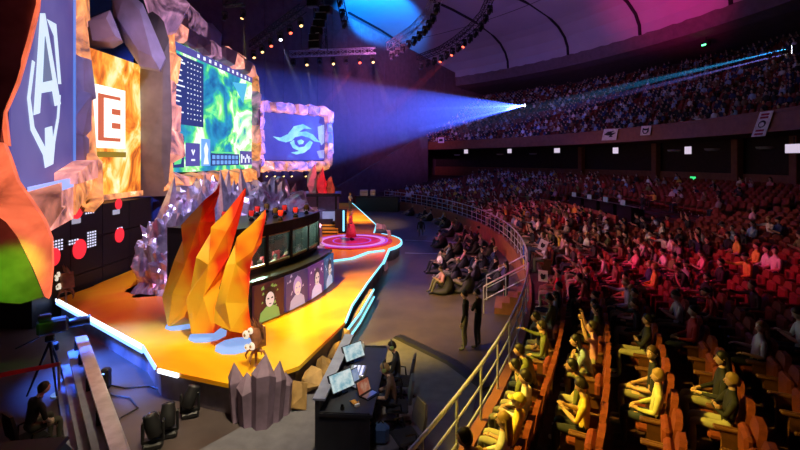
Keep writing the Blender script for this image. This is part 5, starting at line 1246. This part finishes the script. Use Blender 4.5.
# small railing on the right side of the stalls
rr0, rr1 = D(672, 213, 30), D(706, 222, 27); g = thing('aisle_railing', rr0, 'short pale railing in the dark right part of the stalls', 'railing')
for h in (0, -.45): MB().tube([rr0 + V((0, 0, .4 + h)), rr1 + V((0, 0, .4 + h))], .03, 6).build('rail_bar', M['rail'], g)
for i in range(6): q = rr0.lerp(rr1, i / 5); MB().tube([V((q.x, q.y, q.z - .9)), q + V((0, 0, .4))], .025, 6).build('post', M['rail'], g)
# ================================================================== BALCONY FRONT: BANNERS, LIGHT BOXES, SIGNS, PROJECTORS
def on_R(x, y, R):
    t = th_at(x, R); q = pol(R, t); q.z = H - (y - CY) / F * q.y; return q, t
def banner(px, label, cat='banner'):
    c, t = on_R(sum(a for a, b in px) / 4, 140, RB - .22); s_ = c.y / F
    vs = []
    for x, y in px: q, _ = on_R(x, y, RB - .22); vs.append(q)
    n_ = V((-math.cos(t), -math.sin(t), 0)); U = V((math.sin(t), -math.cos(t), 0)); top, bot = (vs[0] + vs[1]) / 2, (vs[2] + vs[3]) / 2
    o = MB().hexa([vs[3], vs[2], vs[2] - n_ * .03, vs[3] - n_ * .03, vs[0], vs[1], vs[1] - n_ * .03, vs[0] - n_ * .03]).build('banner', M['white_banner']); tag(o, label, cat, 'banners held over the balcony front')
    def at(u, v, w=.02): return vs[0].lerp(vs[1], u).lerp(vs[3].lerp(vs[2], u), v) + n_ * w
    return o, at
M['white_banner'] = mat('white_banner_cloth', (.85, .82, .86), .8, emit=(.8, .76, .85), es=.0); M['ink'] = mat('black_ink', (.02, .02, .03), .8); M['ink_red'] = mat('dark_red_ink', (.35, .02, .06), .8)
def mark(o, at, poly_, m, name):
    a = [at(u, v, .012) for u, v in poly_]; b = [at(u, v, .02) for u, v in poly_]; n = len(a)
    MB().add(a + b, [tuple(range(n)), tuple(range(n, 2 * n))[::-1]] + [(i, (i + 1) % n, n + (i + 1) % n, n + i) for i in range(n)]).build(name, m, o)
o, at = banner([(604, 129), (618, 128.5), (616, 140), (601.5, 140.5)], 'white banner with a dark winged swirl hanging over the balcony front, leftmost')
mark(o, at, [(.1, .5), (.35, .25), (.8, .2), (.6, .38), (.92, .35), (.65, .6), (.75, .7), (.45, .75), (.55, .6), (.35, .58)], M['ink'], 'emblem')
o, at = banner([(641.5, 126), (651.5, 125.5), (650, 135), (640, 135.5)], 'small white banner with a dark animal face hanging over the balcony front')
mark(o, at, [(.2, .2), (.35, .3), (.65, .3), (.8, .2), (.82, .6), (.65, .85), (.35, .85), (.18, .6)], M['ink'], 'face'); mark(o, lambda u, v, w: at(u, v, w + .012), [(.3, .45), (.45, .5), (.55, .5), (.7, .45), (.62, .75), (.38, .75)], M['white_banner'], 'muzzle')
o, at = banner([(760, 112), (773.5, 110.5), (765, 136), (751, 137)], 'tall tilted white banner with dark red lines and a sketched face')
for v in (.12, .24, .76, .9): mark(o, at, [(.2, v - .04), (.8, v - .04), (.8, v + .04), (.2, v + .04)], M['ink_red'], 'text_line')
mark(o, at, [(.5 + .28 * math.cos(a * PI / 6), .5 + .15 * math.sin(a * PI / 6)) for a in range(12)], M['ink'], 'face'); mark(o, lambda u, v, w: at(u, v, w + .012), [(.5 + .18 * math.cos(a * PI / 6), .52 + .09 * math.sin(a * PI / 6)) for a in range(12)], M['white_banner'], 'face_fill')
o, at = banner([(438, 137.5), (444, 137), (444, 143), (438, 143)], 'tiny pale sign on the far end of the balcony front'); mark(o, at, [(.2, .3), (.8, .3), (.8, .7), (.2, .7)], M['lens_off'], 'print')
for i, (x, y, w, h) in enumerate(((466, 151.5, 5, 4), (509.5, 151, 5.5, 4.2), (557, 150.5, 8, 4.6), (615.5, 150.5, 7.5, 6), (688, 150.3, 9, 7.5), (793, 148.5, 19, 9))):
    t = thing('light_box', on_R(x, y, RB + .5)[0], 'white lit panel under the balcony front, %s from the left' % ordn(i + 1), 'light panel', 'white lit panels under the balcony'); q, th = on_R(x, y, RB + .5); s_ = q.y / F
    t.rotation_euler = (0, 0, th - PI / 2); child(MB().box((0, .06, 0), (w * s_ * 1.06, .1, h * s_ * 1.06)), 'case', M['black'], t); child(MB().box((0, 0, 0), (w * s_, .03, h * s_)), 'lit_face', M['lightbox'], t)
    child(MB().tube([(0, .06, h * s_ * .5), (0, .06, h * s_ * .5 + .4)], .03, 6), 'hanger', M['black_metal'], t)
for i, x in enumerate((457, 500, 533, 674, 712, 765)):
    q, th = on_R(x, 151, RB + 2.2); t = thing('ceiling_vent', q, 'round grey fitting under the balcony, %s from the left' % ordn(i + 1), 'fitting', 'round fittings under the balcony'); t.location.z = 6.5
    child(MB().lathe([(.5, .05), (.45, -.08), (.2, -.14)], 16), 'rim', M['rail'], t); child(MB().lathe([(.3, -.13), (.25, -.16)], 12), 'grille', M['black'], t)
ex = thing('exit_sign', on_R(693, 178, RW - .5)[0], 'small green lit exit sign on the rear wall of the stalls', 'sign'); ex.rotation_euler = (0, 0, th_at(693, RW - .5) - PI / 2)
child(MB().box((0, .04, 0), (.62, .08, .3)), 'case', M['black'], ex); child(MB().box((0, -.01, 0), (.58, .02, .26)), 'lit_face', M['exit'], ex); p = MB()
for u, kind in ((-.2, 'E'), (-.07, 'X'), (.06, 'I'), (.18, 'T')):
    k = lambda x0, z0, x1, z1: p.hexa([V((x0 - .01, -.03, z0)), V((x0 + .012, -.03, z0)), V((x0 + .012, -.02, z0)), V((x0 - .01, -.02, z0)), V((x1 - .01, -.03, z1)), V((x1 + .012, -.03, z1)), V((x1 + .012, -.02, z1)), V((x1 - .01, -.02, z1))])
    hb = lambda z: p.box((u + .02, -.025, z), (.08, .01, .022))
    if kind == 'E': k(u - .02, -.08, u - .02, .08); hb(.07); hb(0); hb(-.07)
    if kind == 'X': k(u - .03, -.08, u + .05, .08); k(u + .05, -.08, u - .03, .08)
    if kind == 'I': k(u + .01, -.08, u + .01, .08)
    if kind == 'T': k(u + .02, -.08, u + .02, .08); hb(.07)
child(p, 'lettering', M['white'], ex)
def projector(x, y, R, lens, label, aim):
    q, th = on_R(x, y, R); t = thing('follow_spot', q, label, 'spotlight', 'follow spots on the balcony', face_rz(q, aim))
    child(MB().rbox((0, -.3, 0), (.42, .8, .42), .06), 'housing', M['black'], t); child(MB().lathe([(.17, .1), (.19, .3), (.2, .32)], 14, (0, 0, 0), 'Y'), 'barrel', M['black_metal'], t); child(MB().lathe([(.18, .32), (.12, .34)], 14, (0, 0, 0), 'Y'), 'lens', M[lens], t)
    child(MB().tube([(0, -.3, -.2), (0, -.3, -1.2)], .05, 8), 'stand', M['black_metal'], t); return q
AIM = V((-15, 46, 9.2)); SRC = projector(527, 105.5, 60, 'lens_w', 'follow spot throwing the wide blue beam from the balcony', AIM)
SRC2 = projector(797, 46.5, 70, 'lens_w', 'upper follow spot at the right edge high on the balcony', (4, 62, 9)); SRC3 = projector(797, 51, 70, 'lens_w', 'lower follow spot at the right edge high on the balcony', (4, 62, 9))
for x, y, R, lab in ((706, 44, 72, 'small green lit fixture hanging below the ceiling edge'), (797, 72, 70, 'small green lit camera at the right edge of the balcony')):
    q, th = on_R(x, y, R); t = thing('balcony_fixture', q, lab, 'fixture', 'green lit fixtures', th - PI / 2); child(MB().rbox((0, 0, 0), (.8, .6, .6), .1), 'case', M['black'], t); child(MB().box((0, -.31, -.12), (.5, .03, .14)), 'green_light', M['lens_g'], t); child(MB().tube([(0, 0, .3), (0, 0, 1.6)], .04, 6), 'hanger', M['black_metal'], t)
# ================================================================== TRUSSES AND HANGING LIGHTS
def truss(pts, w, label, m='alu', bays=1.0):
    pts = [V(p) for p in pts]; t = thing('lighting_truss', pts[0], label, 'truss', 'lighting trusses'); rows = [[], [], [], []]
    tot = [0]
    for a, b in zip(pts, pts[1:]): tot.append(tot[-1] + (b - a).length)
    n = max(2, int(tot[-1] / (w * 1.3 * bays)))
    def at(u):
        for i in range(len(pts) - 1):
            if u <= tot[i + 1] + 1e-6: return pts[i].lerp(pts[i + 1], (u - tot[i]) / (tot[i + 1] - tot[i])), (pts[i + 1] - pts[i]).normalized()
        return pts[-1], (pts[-1] - pts[-2]).normalized()
    for i in range(n + 1):
        q, d = at(tot[-1] * i / n); up = V((0, 0, 1)) if abs(d.z) < .9 else V((1, 0, 0)); sd = d.cross(up).normalized(); up = sd.cross(d)
        for k, (a, b) in enumerate(((-1, -1), (1, -1), (1, 1), (-1, 1))): rows[k].append(q + sd * a * w / 2 + up * b * w / 2)
    for k in range(4): MB().tube(rows[k], .035, 5).build('chord', M[m], t)
    p = MB()
    for i in range(n):
        for k in range(4):
            a, b = rows[k][i], rows[(k + 1) % 4][i + 1]; p.tube([a, b], .02, 4)
        for k in range(4): p.tube([rows[k][i], rows[(k + 1) % 4][i]], .02, 4)
    o = p.build('lattice', M[m], t); return at, tot[-1]
CN = [0]
def hang(at, L, n, lens, where, sc=1.4, u0=.04, u1=.96, dz=-.5, aims=None):
    res = []
    for i in range(n):
        q, d = at(L * (u0 + (u1 - u0) * i / max(1, n - 1))); q = q + V((0, 0, dz)); a = aims[i % len(aims)] if aims else V((-.3, -.2, -1))
        mover(q, 'moving light on %s, %s from its left end' % (where, ordn(i + 1)), 'moving lights on the trusses', lens=lens[i % len(lens)], hang=True, aim=a, sc=sc); res.append(q)
    return res
def rel(a, b): return V(b) - V(a)
at, L = truss([D(290, 54, 46), D(376, 50.5, 46)], .55, 'straight horizontal truss hanging before the side wall'); H1 = hang(at, L, 7, ['lens_off', 'lens_y', 'lens_off', 'lens_y', 'lens_off', 'lens_r', 'lens_y'], 'the straight truss by the side wall', 1.35, aims=[V((.3, -.75, -1))])
at, L = truss([D(252, 45, 33), D(303, 8, 28)], .45, 'dark slanting lighting bar above the far screen', 'black_metal'); H2 = hang(at, L, 6, ['lens_y', 'lens_y', 'lens_r', 'lens_w', 'lens_r', 'lens_y'], 'the slanting bar above the far screen', 1.0, aims=[V((.35, -.6, -1))])
arc1 = [D(390, 47, 40), D(402, 39, 38.5), D(414, 31, 37), D(425, 20, 35.5), D(433, 8, 34), D(438, -6, 33)]; at, L = truss(arc1, .7, 'bright curved truss rising below the blue lit ceiling panel', 'alu'); hang(at, L, 10, ['lens_off'], 'the bright curved truss', 1.25, aims=[V((-.3, -.4, -1))])
arc2 = [D(418, 58, 42), D(440, 50, 40), D(456, 40, 38), D(472, 27, 36), D(483, 14, 34.5), D(492, -6, 33)]; at, L = truss(arc2, .45, 'dark curved truss carrying red lamps under the purple ceiling', 'black_metal'); H4 = hang(at, L, 13, ['lens_off', 'lens_off', 'lens_off', 'lens_r', 'lens_off', 'lens_r', 'lens_off', 'lens_r', 'lens_off', 'lens_off'], 'the dark curved truss', 1.15, aims=[V((-.45, -.4, -1))])
at, L = truss([D(318, -12, 36), D(322, 50, 36)], .8, 'vertical truss hung with dark gear above the straight truss', 'black_metal')
r = random.Random(8)
for i in range(9):
    q, d = at(L * (i + .5) / 9); t = thing('speaker_box', q + V((r.uniform(-.5, .6), -.4, 0)), 'dark box hanging on the vertical truss, %s from the top' % ordn(i + 1), 'speaker', 'boxes on the vertical truss', r.uniform(-.5, .5))
    child(MB().rbox((0, 0, 0), (.95, .6, .62), .05), 'cabinet', M['black'], t); child(MB().box((0, -.31, 0), (.8, .03, .5)), 'grille', M['black_metal'], t); child(MB().tube([(-.45, -.3, .33), (.45, -.3, .33)], .03, 6), 'bracket', M['alu'], t)
at, L = truss([D(338, -12, 38), D(345, 22, 38)], .55, 'short vertical truss right of the gear laden one', 'black_metal')
hang(at, L, 3, ['lens_off'], 'the short vertical truss', 1.2, .3, .95, 0)
at, L = truss([D(224, 3, 26), D(244, 1, 26)], .4, 'small dark bar at the top above the main screen', 'black_metal'); H5 = hang(at, L, 2, ['lens_off', 'lens_y'], 'the small bar above the main screen', .9)
for i, x in enumerate((266, 274, 283, 291, 305)):
    mover(D(x, 171, 46), 'black lamp hanging under the far screen, %s from the left' % ordn(i + 1), 'lamps under the far screen', lens='lens_y', hang=True, aim=V((.5, -.5, -.8)), sc=1.0)
# small cards in the crowd and a flag on the railing
for i, (x, y, w_, h_, tilt, lab) in enumerate(((543, 245, .34, .44, .35, 'tilted white paper card held up in the crowd beside the curved railing'), (543, 276, .32, .4, 0, 'white paper card with a dark sketch held in the crowd near the stair gap'))):
    q = D(x, y, (18.5, 15.5)[i]); t = thing('paper_card', q, lab, 'paper card', 'paper cards held in the crowd'); t.rotation_euler = (0, tilt, -.5)
    child(MB().box((0, 0, 0), (w_, .015, h_)), 'sheet', M['white'], t); child(MB().prism([(-.06, -.11), (.03, -.12), (.09, -.03), (.08, .08), (.02, .05), (-.05, .1), (-.09, .02)], (V((0, -.009, 0)), V((1, 0, 0)), V((0, 0, 1)), V((0, -1, 0))), 0, .006), 'sketch', M['ink'], t)
fth = math.radians(-11.6); q = pol(R0 - .06, fth, 1.5); t = thing('flag', q, 'small blue and yellow striped flag hanging on the curved railing by the stairs', 'flag', rz=fth - PI / 2)
child(MB().box((0, 0, .2), (.5, .02, .55)), 'blue_band', mat('blue_flag_cloth', (.02, .12, .6), .8), t); child(MB().box((0, 0, -.28), (.5, .02, .4)), 'yellow_band', mat('yellow_flag_cloth', (.8, .6, .03), .8), t)
# ================================================================== PLAYERS IN THE NEAR BOOTH
for i in range(5):
    t_ = .1 + .2 * i; q = roofp[0].lerp(roofp[-1], t_) - nb * 1.55 + nb * .35 * 4 * t_ * (1 - t_); q.z = SZ
    ang = face_rz(q, q + nb)
    person('type', q, ang, ('navy', 'black', 'olive', 'navy', 'red')[i], 'short', 'dark', 'player with headset seated in the near booth, %s from its flame end' % ordn(i + 1), 'players in the near booth')
    m_ = thing('game_monitor', q + nb * .72 + V((0, 0, .75)), 'monitor in the near booth facing the %s player from the flame end' % ordn(i + 1), 'monitor', 'monitors in the near booth', ang + PI)
    child(MB().box((0, 0, .02), (.25, .2, .04)), 'stand', M['black'], m_); child(MB().box((0, 0, .3), (.58, .04, .36)), 'bezel', M['black'], m_); child(MB().box((0, .024, .3), (.54, .01, .32)), 'screen', M['scr_blue'], m_)
    c = thing('player_chair', q, 'chair of the %s player from the flame end in the near booth' % ordn(i + 1), 'chair', 'chairs in the near booth', ang)
    child(MB().rbox((0, -.02, .43), (.5, .5, .08), .03), 'seat', M['dark_cloth'], c); child(MB().rbox((0, -.27, .85), (.48, .08, .75), .03), 'backrest', M['red_lit'], c); child(MB().tube([(0, 0, 0), (0, 0, .4)], .04, 8), 'column', M['black_metal'], c)
pd_ = thing('player_desk', q, 'long desk inside the near booth behind the windows', 'desk'); 
dpts = [roofp[0].lerp(roofp[-1], i / 8) - nb * .55 + nb * .35 * 4 * (i / 8) * (1 - i / 8) for i in range(1, 8)]
wall_strip(dpts, SZ + .7, SZ + .745, .6, 'desktop', M['desk'], pd_); wall_strip(dpts, SZ, SZ + .7, .05, 'front_board', M['desk'], pd_)
# ================================================================== HAZE BEAMS AND LIGHTS
def haze(name, a, b, r0, r1, dens, label, col=(1, 1, 1), n=28):
    m = bpy.data.materials.new('thin_stage_haze'); m.use_nodes = True; nt = m.node_tree; nt.nodes.clear(); o = nt.nodes.new('ShaderNodeOutputMaterial'); v = nt.nodes.new('ShaderNodeVolumeScatter')
    v.inputs['Density'].default_value = dens; v.inputs['Color'].default_value = (*col, 1); v.inputs['Anisotropy'].default_value = .15; nt.links.new(v.outputs[0], o.inputs['Volume'])
    a, b = V(a), V(b); d = (b - a).normalized(); R = d.to_track_quat('Z', 'Y').to_matrix(); L = (b - a).length
    p = MB().lathe([(r0, 0), (r1, L)], n); p.v = [tuple(R @ V(v_)) for v_ in p.v]; m.cycles.volume_sampling = 'EQUIANGULAR'; ob = p.build(name, m, smooth=False); ob.location = a; tag(ob, label, 'light beam', 'hazy light beams', 'stuff'); return ob
def beam(src, to, ang, energy, col, dens, label, start=.5, hz=True):
    src, to = V(src), V(to); d = (to - src).normalized(); s_ = src + d * start; L = (to - s_).length; r = math.tan(math.radians(ang / 2))
    if hz: haze('haze_beam', s_, to, r * .1 + .04, r * L + .04, dens, label)
    spot('beam_light', s_ - d * .05, to, energy, col, ang * 1.0, .35, .03)
w = bpy.data.worlds.new('world'); SC.world = w; w.use_nodes = True
w.node_tree.nodes['Background'].inputs[0].default_value = (.16, .08, .2, 1); w.node_tree.nodes['Background'].inputs[1].default_value = .007
# follow spot beams
beam(SRC, AIM, 24, 420000, (.05, .11, 1), .014, 'wide blue hazy beam fanning left from the balcony follow spot')
for k, (dx, dz, a) in enumerate(((0, 6.5, 2.2), (0, 1.2, 1.8), (0, -4.2, 2.4))):
    beam(SRC, SRC.lerp(AIM + V((dx, 0, dz)), .45), a, 6000, (.5, .65, 1), .06, 'narrow bright ray inside the blue beam, %s from the top' % ordn(k + 1))
beam(SRC2, (8, 62, 10.4), 3.4, 160000, (.03, .35, .8), .05, 'upper thin blue ray crossing high over the balcony crowd')
beam(SRC3, (8, 62, 9.2), 2.6, 130000, (.2, .2, .9), .05, 'lower thin violet ray crossing high over the balcony crowd')
for k, (q, d, c, e_) in enumerate(((H1[1], (.3, -.75, -1), (1, .75, .45), 900), (H1[3], (.3, -.75, -1), (1, .75, .45), 900), (H1[5], (-.5, -.75, -1), (1, .05, .05), 2600), (H1[6], (.3, -.75, -1), (1, .8, .6), 900),
    (H2[0], (.35, -.6, -1), (1, .8, .4), 700), (H2[1], (.45, -.6, -1), (1, .8, .4), 700), (H2[3], (.45, -.5, -1), (.6, .6, 1), 1200), (H4[3], (-.9, -.5, -1), (1, .05, .08), 2600), (H4[5], (-.9, -.5, -1), (1, .05, .08), 2600), (H5[1], (.15, -.3, -1), (1, .8, .35), 700))):
    d = V(d).normalized(); beam(q + V((0, 0, -.6)), q + d * 8.5, 7, e_, c, .06, 'short hazy ray falling from the trusses, %s of them from the straight truss leftwards' % ordn(k + 1))
# ceiling washes
spot('ceiling_magenta', (14, 32, 10), D(652, 8, 44), 22000, (1, .02, .35), 40, 1, .5)
spot('ceiling_violet', (8, 34, 12), D(520, 25, 60), 8500, (.55, .24, .75), 80, 1, .5)
spot('ceiling_blue', (-4, 52, 22.5), D(380, 4, 70), 100000, (.005, .22, 1), 50, .5, .5)
# side wall
spot('side_wall_violet', (-2, 30, 14), D(395, 100, 68), 50000, (.5, .13, .42), 44, 1, .5)
# balcony and stalls
area('balcony_wash', (4, 40, 20), (26, 48, 11), 320, (.5, .25, .75), 6, 6)
spot('band_warm', (-14, 26, 9), (18, 52, 8.6), 5000, (1, .26, .1), 50, 1, .4)
spot('parapet_warm', (-9, 26, 7), pol(R0, math.radians(-7), .9), 7000, (1, .36, .22), 42, 1, .3)
spot('stalls_red', (-8, 20, 12), D(660, 290, 15), 12000, (1, .02, .15), 25, .9, .4)
spot('stalls_pink', (-8, 22, 12), D(745, 275, 14), 2500, (1, .12, .2), 16, .9, .4)
spot('stalls_rose', (-6, 30, 13), D(540, 225, 30), 6000, (1, .06, .22), 50, 1, .4)
spot('seats_amber', (-4, 8, 10), D(565, 405, 7.6), 11000, (1, .66, .06), 30, .75, .3)
spot('beanbag_violet', (-6, 22, 14), D(460, 260, 20), 7500, (.9, .4, .75), 36, 1, .4)
spot('mixing_warm', (0, 26, 9), pol(FOH[0], math.radians(4), 2.2), 900, (1, .42, .15), 13, .8, .3)
spot('mixing_blue', (8, 30, 9), D(612, 185, 38), 700, (.15, .2, 1), 20, .9, .3)
area('under_balcony', (16, 40, 6.9), (27, 42, 3), 26, (1, .35, .2), 10, 1.5)
spot('stage_end', (-2, 30, 12), P(362, 217, SZ), 18000, (1, .7, .3), 36, .9, .4)
spot('booth_far_red', (0, 24, 9), D(322, 178, 31), 4500, (1, .12, .2), 22, .9, .3)
spot('booth_far_white', (-1, 22, 7), D(315, 212, 30), 2500, (.7, .6, 1), 20, .9, .3)
# stage
spot('stage_warm', (-1, 6, 15), D(250, 335, 10.8), 12500, (1, .82, .5), 32, .8, .4)
spot('stage_far', (2, 22, 14), D(345, 238, 26), 8000, (1, .4, .45), 45, .8, .4)
spot('flame_yellow', (-13, 8, 9), D(200, 260, 13), 2600, (1, .85, .3), 42, .8, .3)
spot('flame_red', (1, 14.5, 7), D(238, 255, 12.5), 1000, (1, .02, .02), 36, .8, .3)
spot('rock_violet', (-6, 11, 14), D(205, 220, 18), 7000, (.72, .6, 1), 40, .8, .4)
spot('set_lilac', (0, 14, 15), D(150, 100, 20), 4500, (.85, .65, 1), 42, .9, .5)
spot('shell_red', (-4, 4, 12), D(20, 50, 8), 70, (1, .1, .16), 50, .8, .3)
spot('shell_green', (-6, 6.5, 5), D(12, 272, 9), 1300, (.12, 1, .01), 22, .8, .1)
spot('floor_blue', (-9.5, 11.6, 3.6), P(108, 372), 6500, (.04, .16, 1), 60, .8, .3)
spot('floor_rose', (-6, 9, 9), P(155, 400), 500, (1, .15, .3), 25, .9, .3)
spot('deck_rose', (-8, 9, 9), P(105, 310, SZ), 1300, (1, .15, .3), 30, .9, .3)
spot('desk_cool', (-1, 6, 9), P(350, 400, .5), 420, (.75, .75, 1), 50, .8, .3)
spot('floor_amber', (-6, 12, 12), P(374, 320), 26000, (1, .62, .08), 38, .9, .3)
l = bpy.data.lights.new('booth_inside', 'POINT'); l.energy = 550; l.color = (.6, .95, .75); l.shadow_soft_size = .2; o = bpy.data.objects.new('booth_inside', l); COL.objects.link(o); o.location = (BA + BB) / 2 - nb * 1.6 + V((0, 0, 2.4))
vs = SC.view_settings; vs.view_transform = 'Standard'; vs.look = 'None'; vs.gamma = 1; vs.use_curve_mapping = False; vs.exposure = 0
SC.cycles.max_bounces = 5; SC.cycles.diffuse_bounces = 2; SC.cycles.glossy_bounces = 3; SC.cycles.volume_bounces = 0; SC.cycles.transparent_max_bounces = 12; SC.cycles.use_denoising = True
